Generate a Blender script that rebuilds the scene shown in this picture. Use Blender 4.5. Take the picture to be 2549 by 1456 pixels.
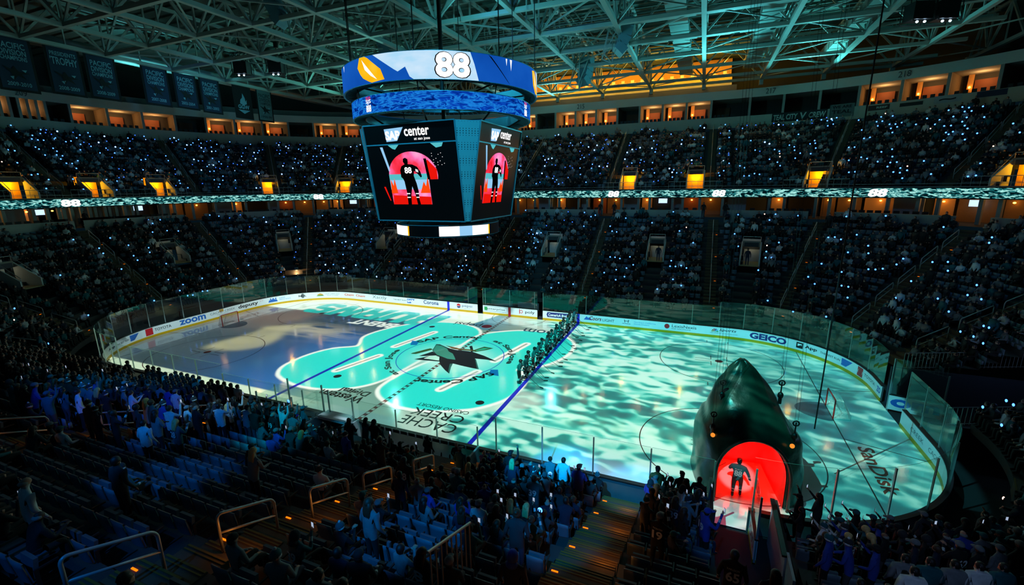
import bpy, math, random
import numpy as np
from mathutils import Vector, Matrix, Euler
random.seed(7); rng=np.random.default_rng(7)
C=bpy.context; S=C.scene; COL=S.collection
for o in list(bpy.data.objects): bpy.data.objects.remove(o)
PI=math.pi
# ------------------------------------------------------------------ camera, world, exposure
CP=(18.823,-31.319,13.980); YAW,PIT,ROL=-.395738,.229855,-.014048
def cam_axes():
    cy,sy,cp,sp=math.cos(YAW),math.sin(YAW),math.cos(PIT),math.sin(PIT)
    f=np.array([sy*cp,cy*cp,-sp]); r=np.array([cy,-sy,0.]); u=np.cross(r,f)
    c,s=math.cos(ROL),math.sin(ROL)
    return c*r+s*u,-s*r+c*u,f
cr,cu,cf=cam_axes()
cd=bpy.data.cameras.new('camera'); cam=bpy.data.objects.new('camera',cd); COL.objects.link(cam)
cd.sensor_width=36; cd.lens=1121.55/2549*36; cd.clip_start=.3; cd.clip_end=300
M=Matrix(((cr[0],cu[0],-cf[0],CP[0]),(cr[1],cu[1],-cf[1],CP[1]),(cr[2],cu[2],-cf[2],CP[2]),(0,0,0,1)))
cam.matrix_world=M; S.camera=cam
def px(p):
    d=np.array(p)-CP; z=d@cf
    if z<.1: return None
    return 1274.5+1121.55*(d@cr)/z, 728-1121.55*(d@cu)/z, z
S.view_settings.view_transform='Standard'; S.view_settings.look='None'
S.view_settings.gamma=1; S.view_settings.use_curve_mapping=False; S.view_settings.exposure=0.0
w=bpy.data.worlds.new('World'); S.world=w; w.use_nodes=True
w.node_tree.nodes['Background'].inputs[0].default_value=(.10,.45,.75,1); w.node_tree.nodes['Background'].inputs[1].default_value=.012
S.cycles.max_bounces=6; S.cycles.diffuse_bounces=3; S.cycles.glossy_bounces=3; S.cycles.transparent_max_bounces=24; S.cycles.transmission_bounces=4
S.cycles.sample_clamp_indirect=3; S.cycles.caustics_reflective=False; S.cycles.caustics_refractive=False
def srgb(c):
    c=np.asarray(c,float)/255.; return np.where(c<=.04045,c/12.92,((c+.055)/1.055)**2.4)
def lin(r,g,b): v=srgb((r,g,b)); return (float(v[0]),float(v[1]),float(v[2]),1)
# ------------------------------------------------------------------ rink outline
HX,HY,RR=21.95,4.42,8.53
def P(s,d=0.):
    """point and outward normal on the rink outline at arc position s, offset outward by d"""
    sg=1 if s>=0 else -1; a=abs(s); L=159.08/2
    if a<=HX: x,y,nx,ny=a,HY+RR,0,1
    elif a<=HX+RR*PI/2:
        t=PI/2-(a-HX)/RR; x,y,nx,ny=HX+RR*math.cos(t),HY+RR*math.sin(t),math.cos(t),math.sin(t)
    elif a<=HX+RR*PI/2+2*HY: x,y,nx,ny=HX+RR,HY-(a-HX-RR*PI/2),1,0
    elif a<=HX+RR*PI+2*HY:
        t=-(a-HX-RR*PI/2-2*HY)/RR; x,y,nx,ny=HX+RR*math.cos(t),-HY+RR*math.sin(t),math.cos(t),math.sin(t)
    else: x,y,nx,ny=HX-(a-HX-RR*PI-2*HY),-HY-RR,0,-1
    return np.array([sg*(x+nx*d),y+ny*d]),np.array([sg*nx,float(ny)])
def outdist(x,y):
    ax,ay=abs(x)-HX,abs(y)-HY
    return math.hypot(max(ax,0),max(ay,0))+min(max(ax,ay),0)-RR
def slope(nx,ny):
    t=min(1,max(0,-ny)); t=t*t*(3-2*t)
    return .6-.17*t
def tier_z(s,d):
    _,n=P(s,0); return .75-.15*(max(0,-n[1]))+slope(*n)*d
# ------------------------------------------------------------------ materials
MATS={}
def nt(m): m.use_nodes=True; return m.node_tree
def mat(name,col,rough=.7,metal=0,var=.12,scale=6,emis=None,es=0,bump=0,spec=.5):
    if name in MATS: return MATS[name]
    m=bpy.data.materials.new(name); t=nt(m); b=t.nodes['Principled BSDF']; MATS[name]=m
    col=tuple(col) if len(col)==4 else lin(*col)
    b.inputs['Roughness'].default_value=rough; b.inputs['Metallic'].default_value=metal
    b.inputs['Specular IOR Level'].default_value=spec
    if var:
        tc=t.nodes.new('ShaderNodeTexCoord'); n=t.nodes.new('ShaderNodeTexNoise'); n.inputs['Scale'].default_value=scale; n.inputs['Detail'].default_value=3
        mx=t.nodes.new('ShaderNodeMix'); mx.data_type='RGBA'
        mx.inputs['A'].default_value=tuple(c*(1-var) for c in col[:3])+(1,); mx.inputs['B'].default_value=tuple(min(1,c*(1+var)) for c in col[:3])+(1,)
        t.links.new(tc.outputs['Object'],n.inputs['Vector']); t.links.new(n.outputs['Fac'],mx.inputs['Factor']); t.links.new(mx.outputs['Result'],b.inputs['Base Color'])
        if bump:
            bp=t.nodes.new('ShaderNodeBump'); bp.inputs['Strength'].default_value=bump; bp.inputs['Distance'].default_value=.02
            t.links.new(n.outputs['Fac'],bp.inputs['Height']); t.links.new(bp.outputs['Normal'],b.inputs['Normal'])
    else: b.inputs['Base Color'].default_value=col
    if emis is not None:
        b.inputs['Emission Color'].default_value=tuple(emis) if len(emis)==4 else lin(*emis); b.inputs['Emission Strength'].default_value=es
        try: m.cycles.emission_sampling='NONE' if es and name.startswith(('glow','phone','screen')) else 'AUTO'
        except Exception: pass
    return m
def glow(name,col,es=1.0,sample=False):
    if name in MATS: return MATS[name]
    m=bpy.data.materials.new(name); t=nt(m); MATS[name]=m
    t.nodes.remove(t.nodes['Principled BSDF']); e=t.nodes.new('ShaderNodeEmission')
    e.inputs[0].default_value=lin(*col); e.inputs[1].default_value=es
    t.links.new(e.outputs[0],t.nodes['Material Output'].inputs[0])
    try: m.cycles.emission_sampling='AUTO' if sample else 'NONE'
    except Exception: pass
    return m
def glow_noise(name,cols,scale=(1,1,1),sc=5,detail=4,es=1,coord='Object',pos=None,dist=0):
    """self-lit LED wall with a moving-water kind of picture"""
    m=glow(name,(0,0,0),es); t=m.node_tree; e=[n for n in t.nodes if n.type=='EMISSION'][0]
    tc=t.nodes.new('ShaderNodeTexCoord'); mp=t.nodes.new('ShaderNodeMapping'); mp.inputs['Scale'].default_value=scale
    n=t.nodes.new('ShaderNodeTexNoise'); n.inputs['Scale'].default_value=sc; n.inputs['Detail'].default_value=detail; n.inputs['Distortion'].default_value=dist
    r=t.nodes.new('ShaderNodeValToRGB')
    t.links.new(tc.outputs[coord],mp.inputs[0]); t.links.new(mp.outputs[0],n.inputs['Vector']); t.links.new(n.outputs['Fac'],r.inputs[0]); t.links.new(r.outputs[0],e.inputs[0])
    pos=pos or [i/(len(cols)-1) for i in range(len(cols))]
    el=r.color_ramp.elements
    while len(el)<len(cols): el.new(.5)
    for k,(c,p) in enumerate(zip(cols,pos)): el[k].position=p
    for k,c in enumerate(cols): el[k].color=lin(*c)
    return m
# ------------------------------------------------------------------ mesh builder
class MB:
    def __init__(s): s.v=[]; s.f=[]; s.m=[]
    def add(s,vs,fs,mi=0):
        o=len(s.v); s.v+= [tuple(map(float,p)) for p in vs]; s.f+=[tuple(i+o for i in f) for f in fs]
        s.m+= [mi]*len(fs) if isinstance(mi,int) else list(mi); return s
    def box(s,c,sz,rz=0,mi=0,M=None):
        hx,hy,hz=sz[0]/2,sz[1]/2,sz[2]/2
        vs=[Vector((x,y,z)) for z in (-hz,hz) for y in (-hy,hy) for x in (-hx,hx)]
        if M is not None: vs=[M@v for v in vs]
        elif rz:
            R=Matrix.Rotation(rz,3,'Z'); vs=[R@v for v in vs]
        vs=[v+Vector(c) for v in vs]
        return s.add(vs,[(0,2,3,1),(4,5,7,6),(0,1,5,4),(2,6,7,3),(0,4,6,2),(1,3,7,5)],mi)
    def beam(s,p,q,w,h=None,mi=0):
        p,q=Vector(p),Vector(q); d=q-p; L=d.length
        if L<1e-5: return s
        h=h or w; d/=L; up=Vector((0,0,1)) if abs(d.z)<.95 else Vector((0,1,0)); x=d.cross(up).normalized(); y=x.cross(d)
        vs=[a+x*(i*w/2)+y*(j*h/2) for a in (p,q) for i,j in ((-1,-1),(1,-1),(1,1),(-1,1))]
        return s.add(vs,[(0,1,5,4),(1,2,6,5),(2,3,7,6),(3,0,4,7),(3,2,1,0),(4,5,6,7)],mi)
    def tube(s,pts,r,n=8,mi=0,closed=False):
        pts=[Vector(p) for p in pts]; rs=r if isinstance(r,(list,tuple)) else [r]*len(pts); rings=[]; ref=None
        for i,p in enumerate(pts):
            a=pts[max(0,i-1)] if not closed else pts[i-1]; b=pts[min(len(pts)-1,i+1)] if not closed else pts[(i+1)%len(pts)]
            d=(b-a).normalized() if (b-a).length>1e-6 else Vector((0,0,1))
            if ref is None: ref=Vector((0,0,1)) if abs(d.z)<.9 else Vector((1,0,0))
            x=(ref-d*ref.dot(d)).normalized(); ref=x; y=d.cross(x)
            rings.append([p+x*math.cos(2*PI*k/n)*rs[i]+y*math.sin(2*PI*k/n)*rs[i] for k in range(n)])
        vs=[v for g in rings for v in g]; fs=[]
        m=len(rings)
        for i in range(m if closed else m-1):
            for k in range(n):
                a,b=i*n+k,i*n+(k+1)%n; c,d=((i+1)%m)*n+(k+1)%n,((i+1)%m)*n+k; fs.append((a,b,c,d))
        if not closed: fs+= [tuple(range(n))[::-1],tuple(range((m-1)*n,m*n))]
        return s.add(vs,fs,mi)
    def quad(s,a,b,c,d,mi=0): return s.add([a,b,c,d],[(0,1,2,3)],mi)
    def lathe(s,prof,c=(0,0,0),n=24,mi=0,a0=0,a1=2*PI):
        full=abs(a1-a0-2*PI)<1e-6; k=n if full else n+1; vs=[];fs=[]
        for i in range(k):
            a=a0+(a1-a0)*i/n
            for r,z in prof: vs.append((c[0]+r*math.cos(a),c[1]+r*math.sin(a),c[2]+z))
        m=len(prof)
        for i in range(n):
            j=(i+1)%k
            for t in range(m-1): fs.append((i*m+t,j*m+t,j*m+t+1,i*m+t+1))
        return s.add(vs,fs,mi)
    def ell(s,c,r,n=10,m=7,mi=0,M=None,z0=-PI/2,z1=PI/2):
        vs=[];fs=[]
        for i in range(m+1):
            t=z0+(z1-z0)*i/m
            for k in range(n):
                v=Vector((r[0]*math.cos(t)*math.cos(2*PI*k/n),r[1]*math.cos(t)*math.sin(2*PI*k/n),r[2]*math.sin(t)))
                if M is not None: v=M@v
                vs.append(v+Vector(c))
        for i in range(m):
            for k in range(n): fs.append((i*n+k,i*n+(k+1)%n,(i+1)*n+(k+1)%n,(i+1)*n+k))
        return s.add(vs,fs,mi)
    def mesh(s,name,mats,smooth=False):
        me=bpy.data.meshes.new(name); me.from_pydata(s.v,[],s.f)
        for m in (mats if isinstance(mats,(list,tuple)) else [mats]): me.materials.append(m)
        if s.m and max(s.m)>0: me.polygons.foreach_set('material_index',s.m)
        if smooth: me.polygons.foreach_set('use_smooth',[True]*len(s.f))
        me.update(); return me
    def build(s,name,mats,parent=None,smooth=False):
        return link(name,s.mesh(name,mats,smooth),parent)
def link(name,me,parent=None,loc=None,rz=0):
    o=bpy.data.objects.new(name,me); COL.objects.link(o); o.parent=parent
    if loc is not None: o.location=loc
    if rz: o.rotation_euler.z=rz
    return o
def tag(o,label=None,cat=None,group=None,kind=None):
    if label: o['label']=label
    if cat: o['category']=cat
    if group: o['group']=group
    if kind: o['kind']=kind
    return o
def empty(name,loc=(0,0,0),rz=0):
    o=bpy.data.objects.new(name,None); COL.objects.link(o); o.location=loc; o.rotation_euler=(0,0,rz); o.empty_display_size=.3; return o
def copy_tree(o,parent=None):
    c=o.copy(); COL.objects.link(c); c.parent=parent
    for ch in KIDS.get(o.name,[]): copy_tree(ch,c)
    return c
KIDS={}
def struct(o): o['kind']='structure'; return o
# ------------------------------------------------------------------ lettering
_TX={}
def text_tris(s,bold=0.,shear=0.):
    k=(s,bold,shear)
    if k in _TX: return _TX[k]
    cu=bpy.data.curves.new('tmp','FONT'); cu.body=s; cu.size=1; cu.align_x='LEFT'; cu.offset=bold; cu.shear=shear; cu.resolution_u=3
    o=bpy.data.objects.new('tmp',cu); COL.objects.link(o); C.view_layer.update()
    me=o.evaluated_get(C.evaluated_depsgraph_get()).to_mesh()
    v=np.array([tuple(x.co)[:2] for x in me.vertices]).reshape(-1,2); me.calc_loop_triangles()
    t=[tuple(x.vertices) for x in me.loop_triangles]; o.to_mesh_clear(); bpy.data.objects.remove(o); bpy.data.curves.remove(cu)
    if len(v): v=v-v.min(0)
    w,h=(v.max(0) if len(v) else (1,1)); _TX[k]=(v,t,float(w),float(h)); return _TX[k]
def letters(mb,s,fn,x0,x1,y0,y1,mi=0,bold=0.,shear=0.,keep=False,maxseg=None):
    """lettering stretched into the box x0..x1, y0..y1 of a surface given by fn(x,y)->point"""
    v,t,w,h=text_tris(s,bold,shear)
    if not len(v): return
    sx,sy=(x1-x0)/w,(y1-y0)/h
    if keep:
        k=min(abs(sx),abs(sy)); cx=(x0+x1)/2; x0=cx-k*w/2*np.sign(sx); sx=k*np.sign(sx); cy=(y0+y1)/2; y0=cy-k*h/2*np.sign(sy); sy=k*np.sign(sy)
    mb.add([fn(x0+a*sx,y0+b*sy) for a,b in v],t,mi)
def poly(mb,pts,fn,mi=0):
    mb.add([fn(*p) for p in pts],[tuple(range(len(pts)))],mi)
def catmull(pts,k=6,closed=True):
    pts=[np.array(p,float) for p in pts]; n=len(pts); out=[]
    for i in range(n if closed else n-1):
        p0,p1,p2,p3=(pts[(i-1)%n],pts[i],pts[(i+1)%n],pts[(i+2)%n]) if closed else (pts[max(i-1,0)],pts[i],pts[i+1],pts[min(i+2,n-1)])
        for j in range(k):
            t=j/k; out.append(.5*((2*p1)+(-p0+p2)*t+(2*p0-5*p1+4*p2-p3)*t*t+(-p0+3*p1-3*p2+p3)*t**3))
    if not closed: out.append(pts[-1])
    return out
# ------------------------------------------------------------------ the projected picture (light thrown on the ice)
RES=.03; WX,WY=64.,29.; NX,NY=int(WX/RES),int(WY/RES); X0,Y0=-32.,-14.5
gx=X0+(np.arange(NX)+.5)*RES; gy=Y0+(np.arange(NY)+.5)*RES; GX,GY=np.meshgrid(gx,gy)
def rast_tri(mask,a,b,c):
    xs=[a[0],b[0],c[0]]; ys=[a[1],b[1],c[1]]
    i0,i1=max(0,int((min(xs)-X0)/RES)-1),min(NX,int((max(xs)-X0)/RES)+2); j0,j1=max(0,int((min(ys)-Y0)/RES)-1),min(NY,int((max(ys)-Y0)/RES)+2)
    if i1<=i0 or j1<=j0: return
    x=GX[j0:j1,i0:i1]; y=GY[j0:j1,i0:i1]
    e=lambda p,q:(q[0]-p[0])*(y-p[1])-(q[1]-p[1])*(x-p[0])
    w0,w1,w2=e(a,b),e(b,c),e(c,a); mask[j0:j1,i0:i1]|=((w0>=0)&(w1>=0)&(w2>=0))|((w0<=0)&(w1<=0)&(w2<=0))
def rast_poly(pts):
    pts=np.array(pts); m=np.zeros((NY,NX),bool); n=len(pts)
    for i in range(n):
        (xa,ya),(xb,yb)=pts[i],pts[(i+1)%n]
        if ya==yb: continue
        rows=(gy>=min(ya,yb))&(gy<max(ya,yb)); xi=xa+(gy[rows]-ya)*(xb-xa)/(yb-ya)
        m[rows]^=(gx[None,:]>xi[:,None])
    return m
def rast_text(s,x0,x1,y0,y1,bold=0,shear=0,rot180=True):
    m=np.zeros((NY,NX),bool); v,t,w,h=text_tris(s,bold,shear)
    def f(a,b):
        u,q=a/w,b/h
        return (x1-(x1-x0)*u,y1-(y1-y0)*q) if rot180 else (x0+(x1-x0)*u,y0+(y1-y0)*q)
    vv=[f(a,b) for a,b in v]
    for tr in t: rast_tri(m,*[vv[i] for i in tr])
    return m
def blur(a,r,it=3):
    r=max(1,int(r/RES)); a=a.astype(np.float32)
    for _ in range(it):
        for ax in (0,1):
            p=[(0,0),(0,0)]; p[ax]=(r+1,r); c=np.cumsum(np.pad(a,p,mode='edge'),axis=ax)
            a=(c[2*r+1:]-c[:-2*r-1])/(2*r+1) if ax==0 else (c[:,2*r+1:]-c[:,:-2*r-1])/(2*r+1)
    return a
def noise(sx,sy,seed,oct=4,ridge=False):
    g=np.random.default_rng(seed); out=np.zeros((NY,NX),np.float32); amp=1; tot=0
    for o in range(oct):
        nx,ny=int(WX/sx)+4,int(WY/sy)+4; a=g.random((ny,nx)).astype(np.float32)
        fx=(gx-X0)/sx; fy=(gy-Y0)/sy; ix,iy=fx.astype(int),fy.astype(int); tx,ty=fx-ix,fy-iy; tx=tx*tx*(3-2*tx); ty=ty*ty*(3-2*ty)
        r0=a[iy][:,ix]*(1-tx)+a[iy][:,ix+1]*tx; r1=a[iy+1][:,ix]*(1-tx)+a[iy+1][:,ix+1]*tx; v=r0*(1-ty)[:,None]+r1*ty[:,None]
        if ridge: v=1-abs(2*v-1)
        out+=v*amp; tot+=amp; amp*=.5; sx/=2; sy/=2
    return out/tot
def vn(X,Y,sx,sy,seed,oct=3,ridge=False):
    g=np.random.default_rng(seed); out=np.zeros_like(X,dtype=np.float32); amp=1.;tot=0.
    for o in range(oct):
        c,s_=math.cos(.6*o+.35),math.sin(.6*o+.35) if o else math.sin(.35); fx=(X*c-Y*s_*.5)/sx+500; fy=(Y*c+X*s_*.25)/sy+500; ix,iy=fx.astype(int),fy.astype(int); tx=(fx-ix).astype(np.float32);ty=(fy-iy).astype(np.float32)
        tx=tx*tx*tx*(tx*(tx*6-15)+10); ty=ty*ty*ty*(ty*(ty*6-15)+10); T=g.random(4096).astype(np.float32); h=lambda a,b:T[(a*374761+b*668265+seed*97)%4096]
        v=(h(ix,iy)*(1-tx)+h(ix+1,iy)*tx)*(1-ty)+(h(ix,iy+1)*(1-tx)+h(ix+1,iy+1)*tx)*ty
        if ridge: v=1-abs(2*v-1)
        out+=v*amp; tot+=amp; amp*=.5; sx/=2.03; sy/=2.03
    return out/tot
def rank(w):
    q=np.quantile(w[::7,::7],np.linspace(0,1,101)); return np.interp(w,q,np.linspace(0,1,101)).astype(np.float32)
def sstep(a,b,x): t=np.clip((x-a)/(b-a),0,1); return t*t*(3-2*t)
def lay(img,m,c): 
    m=np.asarray(m,np.float32)[...,None]; c=srgb(c) if not isinstance(c,np.ndarray) else c
    return img*(1-m)+c*m
L8=[(-10.88,-7.82),(-11.75,-6.4),(-11.8,-4.04),(-11.0,-2.1),(-9.4,-.9),(-9.55,0.),(-10.52,1.71),(-10.2,3.94),(-8.93,6.35),(-6.83,8.05),(-4.12,8.6),(-1.72,7.85),(-.45,6.24),(-.5,3.98),(-.95,2.32),(-2.1,.5),(-1.95,-.5),(-2.1,-1.96),(-2.2,-3.6),(-2.35,-5.66),(-3.0,-7.2),(-4.22,-8.26),(-5.74,-8.84),(-7.77,-8.94),(-9.66,-8.48)]
R8=[(-1.21,-7.86),(-1.7,-6.66),(-1.55,-3.91),(-.85,-1.46),(.34,.3),(-.15,1.6),(-.35,3.4),(-.1,5.95),(1.33,7.55),(3.48,8.68),(6.63,8.8),(8.6,7.2),(9.13,5.03),(8.9,3),(8.0,1.0),(6.3,-.5),(6.9,-1.3),(7.68,-2.85),(7.5,-5.4),(6.3,-7.3),(5.04,-8.16),(3.45,-8.86),(1.57,-9.05),(.02,-8.7)]
def block_burns():
    GL={'B':([(0,0),(.82,0),(1,.14),(1,.42),(.9,.5),(1,.58),(1,.86),(.82,1),(0,1)],[[(.40,.18),(.56,.18),(.60,.22),(.60,.38),(.56,.42),(.40,.42)],[(.40,.58),(.56,.58),(.60,.62),(.60,.78),(.56,.82),(.40,.82)]]),
    'U':([(0,1),(0,.2),(.2,0),(.8,0),(1,.2),(1,1),(.62,1),(.62,.3),(.56,.24),(.44,.24),(.38,.3),(.38,1)],[]),
    'R':([(0,0),(.38,0),(.38,.36),(.5,.36),(.62,0),(1,0),(.88,.42),(1,.56),(1,.84),(.82,1),(0,1)],[[(.38,.58),(.54,.58),(.60,.64),(.60,.76),(.54,.82),(.38,.82)]]),
    'N':([(0,0),(.36,0),(.36,.5),(.64,0),(1,0),(1,1),(.64,1),(.64,.5),(.36,1),(0,1)],[]),
    'S':([(0,.16),(.2,0),(.82,0),(1,.16),(1,.44),(.86,.58),(.40,.62),(.40,.78),(.60,.78),(.60,.70),(1,.70),(1,.86),(.8,1),(.2,1),(0,.84),(0,.54),(.14,.42),(.60,.38),(.60,.22),(.40,.22),(.40,.30),(0,.30)],[])}
    m=np.zeros((NY,NX),bool); w_=3.36
    for i,c in enumerate('BURNS'):
        def f(a,b): return (-6.35-(i*3.58+a*w_)-.75*(b-.5),10.75-b*4.15)
        out,holes=GL[c]; q=rast_poly([f(*p) for p in out])
        for h in holes: q&=~rast_poly([f(*p) for p in h])
        m|=q
    return m
def make_projection():
    n1=noise(6,4,1); n2=noise(2.2,1.0,2)
    img=np.zeros((NY,NX,3),np.float32)
    def grad(stops,var):
        xs=[s[0] for s in stops]; cs=np.array([srgb(s[1]) for s in stops]); return np.stack([np.interp(var,xs,cs[:,k]) for k in range(3)],-1).astype(np.float32)
    img[:]=grad([(-30,(60,70,78)),(-22,(48,64,76)),(-15,(14,68,124)),(-10,(12,98,170)),(-6,(60,128,150))],GX)
    dk=sstep(.5,4.0,GY)*sstep(-24,-18,GX)*(1-sstep(-7,-3,GX)); img=lay(img,dk*.86,(8,44,64))
    br=sstep(-3,4,GY)*(1-sstep(-23,-19,GX)); img=lay(img,br*.55,(140,110,92))  # warm glare of the flood lamp put into the picture's colour
    img*=(.8+.4*n1)[...,None]
    yp=rast_poly(catmull([(-22.3,-6.1),(-22.8,-4.6),(-22.4,-3),(-22.2,-.6),(-22.8,.6),(-21.6,1.4),(-19.6,2.6),(-18.2,2.4),(-19.4,.6),(-18.4,-1.2),(-17.6,-3.5),(-19,-5.4)]))
    img=lay(img,blur(yp,.35)*(.55+.45*n2)*.85,(196,190,140))
    fe=noise(5,.9,5,3,True); fz=np.exp(-(((GX+16.5)/4.6)**2+((GY-1.4)/1.9)**2)); img=lay(img,np.clip((fe-.5)*3.2,0,1)*fz*.75,(190,184,156))
    img=lay(img,blur(GY<-10.45,.05)*(1-sstep(-6,0,GX)),(232,250,214))
    grey=sstep(-9.5,-5.5,GX)*(1-sstep(4,9,GX)); grey=np.maximum(grey*(abs(GY)<14),0)
    img=lay(img,grey*(GY<7.6)*(1-(GY<-10.45)*.3),(112,160,142))
    img=lay(img,(GY>8.0)*sstep(-2,3,GX),(130,156,140))
    top=rast_poly([(-31,7.0),(-22,7.05),(-19,7.6),(-14,8.2),(-9,8.0),(-6,8.6),(-2.6,9.0),(-1.2,13.3),(-31,13.3)]); img=lay(img,blur(top,.06),(232,250,226))
    img=lay(img,blur(rast_poly([(-24.5,6.9),(-21.5,6.7),(-21.4,7.5),(-24,7.6)]),.1),(70,88,88))
    # water
    wx=GX+.6*(vn(GX,GY,1.3,.9,31,2)-.5)*2; wy=GY+.32*(vn(GX,GY,1.2,.8,32,2)-.5)*2
    w=rank(.62*vn(wx,wy,.95,.48,33,3)+.34*vn(wx,wy,1.5,.7,34,3,True)+.30*vn(GX,GY,5,3.4,35,2)).reshape(GX.shape)
    wat=grad([(0,(0,96,98)),(.12,(0,118,114)),(.28,(4,146,136)),(.42,(40,186,166)),(.56,(104,220,196)),(.74,(158,238,214)),(.92,(196,248,228))],w)
    soft=grad([(0,(0,84,90)),(.42,(10,116,118)),(.75,(46,158,150)),(1,(130,215,198))],rank(w*.5+vn(wx,wy,1.6,.5,37,3))); f=sstep(18,25,GX)[...,None]; f2=(sstep(2,9,GY)*sstep(12,20,GX)*.6)[...,None]
    wat=wat*(1-f)+soft*f; wat=wat*(1-f2)+grad([(0,(0,112,112)),(.5,(30,168,154)),(1,(110,214,192))],w)*f2
    wat=lay(wat,np.exp(-(((GX-16)/3.2)**2+((GY+11.8)/1.7)**2))*.75,(182,216,246))
    bx=5.2+1.3*np.sin(GY*.9)+2.0*(n1-.5)*2+sstep(2,-11,GY)*0-1.3*sstep(-7,-11,GY)-2.2*sstep(8,11.5,GY)
    pale=sstep(-1,0,-(abs(GX-bx)-1.6)); wm=sstep(-.5,.5,GX-bx)
    img=img*(1-wm[...,None])+wat*wm[...,None]
    img=lay(img,pale*.6*(n2>.0),(214,236,214))
    # the two big numerals
    for Q in (L8,R8):
        m=rast_poly(catmull(Q)); out=blur(m,.16)>.03; sh=blur(out,.55)
        img=img*(1-(sh*.25)[...,None]); img=lay(img,blur(out,.04),(246,255,240)); img=lay(img,blur(m,.03),(0,222,204))
    for (a,b) in [((-7.02,-5.84),(-5.93,-2.01)),((-6.06,.4),(-4.89,5.2)),((2.56,-5.9),(3.59,-2.11)),((3.94,.34),(4.95,5.2))]:
        a,b=np.array(a),np.array(b); d=b-a; t=np.clip(((GX-a[0])*d[0]+(GY-a[1])*d[1])/(d@d),0,1); r=np.hypot(GX-a[0]-t*d[0],GY-a[1]-t*d[1])
        img=lay(img,1-sstep(.36,.42,r),(246,255,240)); img=lay(img,(1-sstep(.05,.14,r)),(150,146,134))
    gl=np.exp(-(((GX-.4)/3.4)**2+((GY+.3)/2.9)**2)**1.6); img=lay(img,gl*.85,(196,252,234))
    wb_=rast_poly([(-24.6,7.6),(-23.6,10.9),(-6.0,10.9),(-6.6,7.6)]); img=lay(img,blur(wb_,.05)*.9*(GY>7.5),(236,250,230)); t1=block_burns(); t2=rast_text('BRENT',-15.6,-9.7,4.75,6.3,.04,.2)
    img=lay(img,blur(t1,.02)*.98,(0,196,182)); img=lay(img,blur(t2,.03),(240,252,240))
    img*=(.95+.1*rng.random((NY,NX,1)))
    img*=(1-blur(rast_poly([(20.0,-11.45),(23.15,-10.95),(22.95,-8.3),(20.2,-8.6)]),.22))[...,None]  # picture blacked out over the mouth floor, shade put into the projection
    ax,ay=abs(GX)-HX,abs(GY)-HY; od=np.hypot(np.maximum(ax,0),np.maximum(ay,0))+np.minimum(np.maximum(ax,ay),0)-RR
    img=lay(img,(od>0)*sstep(4,9,GX),(84,196,214)); img=lay(img,(od>0)*(1-sstep(4,9,GX)),(206,236,240)); img*=(1-.30*(od>0))[...,None]; img*=(1-sstep(1.2,1.6,od)*(GY>-12.9))[...,None]; img*=(1-(od>.25)*(GY<-8))[...,None]  # rim colours added to the projection to light the boards
    f=sstep(22,28,GX)*(od>0); img*=(1-.3*f)[...,None]; f=sstep(-20,-26,GX)*0
    return img
PROJ_H=27.5; PROJ_P=3.9e4
def projector(x,y,sgn):
    img=make_projection.cache
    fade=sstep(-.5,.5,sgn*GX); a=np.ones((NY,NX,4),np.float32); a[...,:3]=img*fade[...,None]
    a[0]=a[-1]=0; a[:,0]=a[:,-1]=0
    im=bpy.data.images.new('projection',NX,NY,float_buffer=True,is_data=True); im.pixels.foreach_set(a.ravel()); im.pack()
    l=bpy.data.lights.new('projector','SPOT'); l.energy=PROJ_P; l.spot_size=R(150); l.spot_blend=0; l.shadow_soft_size=.06; l.use_nodes=True
    t=l.node_tree; e=t.nodes['Emission']; N=lambda k:t.nodes.new(k); K=t.links.new
    tc=N('ShaderNodeTexCoord'); sp=N('ShaderNodeSeparateXYZ'); K(tc.outputs['Normal'],sp.inputs[0])
    def ma(op,a,b):
        n=N('ShaderNodeMath'); n.operation=op
        for i,v in enumerate((a,b)):
            if isinstance(v,(int,float)): n.inputs[i].default_value=v
            elif v is not None: K(v,n.inputs[i])
        return n.outputs[0]
    az=ma('ABSOLUTE',sp.outputs[2],None)
    z=sp.outputs[2]; rx=ma('DIVIDE',sp.outputs[0],z); ry=ma('DIVIDE',sp.outputs[1],z)
    X=ma('SUBTRACT',x,ma('MULTIPLY',rx,PROJ_H)); Y=ma('SUBTRACT',y,ma('MULTIPLY',ry,PROJ_H))
    U=ma('DIVIDE',ma('SUBTRACT',X,X0),NX*RES); V=ma('DIVIDE',ma('SUBTRACT',Y,Y0),NY*RES)
    cb=N('ShaderNodeCombineXYZ'); K(U,cb.inputs[0]); K(V,cb.inputs[1])
    ti=N('ShaderNodeTexImage'); ti.image=im; ti.extension='CLIP'; K(cb.outputs[0],ti.inputs[0]); K(ti.outputs[0],e.inputs[0])
    K(ma('DIVIDE',1.0,ma('POWER',az,3.0)),e.inputs[1])
    o=bpy.data.objects.new('projector',l); COL.objects.link(o); o.location=(x,y,PROJ_H); return o
R=math.radians
make_projection.cache=make_projection()
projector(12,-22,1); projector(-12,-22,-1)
def spot(name,loc,to,power,col,size=20,blend=.4,soft=.1):
    l=bpy.data.lights.new(name,'SPOT'); l.energy=power; l.color=lin(*col)[:3]; l.spot_size=R(size); l.spot_blend=blend; l.shadow_soft_size=soft
    o=bpy.data.objects.new(name,l); COL.objects.link(o); o.location=loc; o.rotation_euler=(Vector(to)-Vector(loc)).to_track_quat('-Z','Y').to_euler(); return o
def point(name,loc,power,col,soft=.1):
    l=bpy.data.lights.new(name,'POINT'); l.energy=power; l.color=lin(*col)[:3]; l.shadow_soft_size=soft
    o=bpy.data.objects.new(name,l); COL.objects.link(o); o.location=loc; return o
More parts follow.
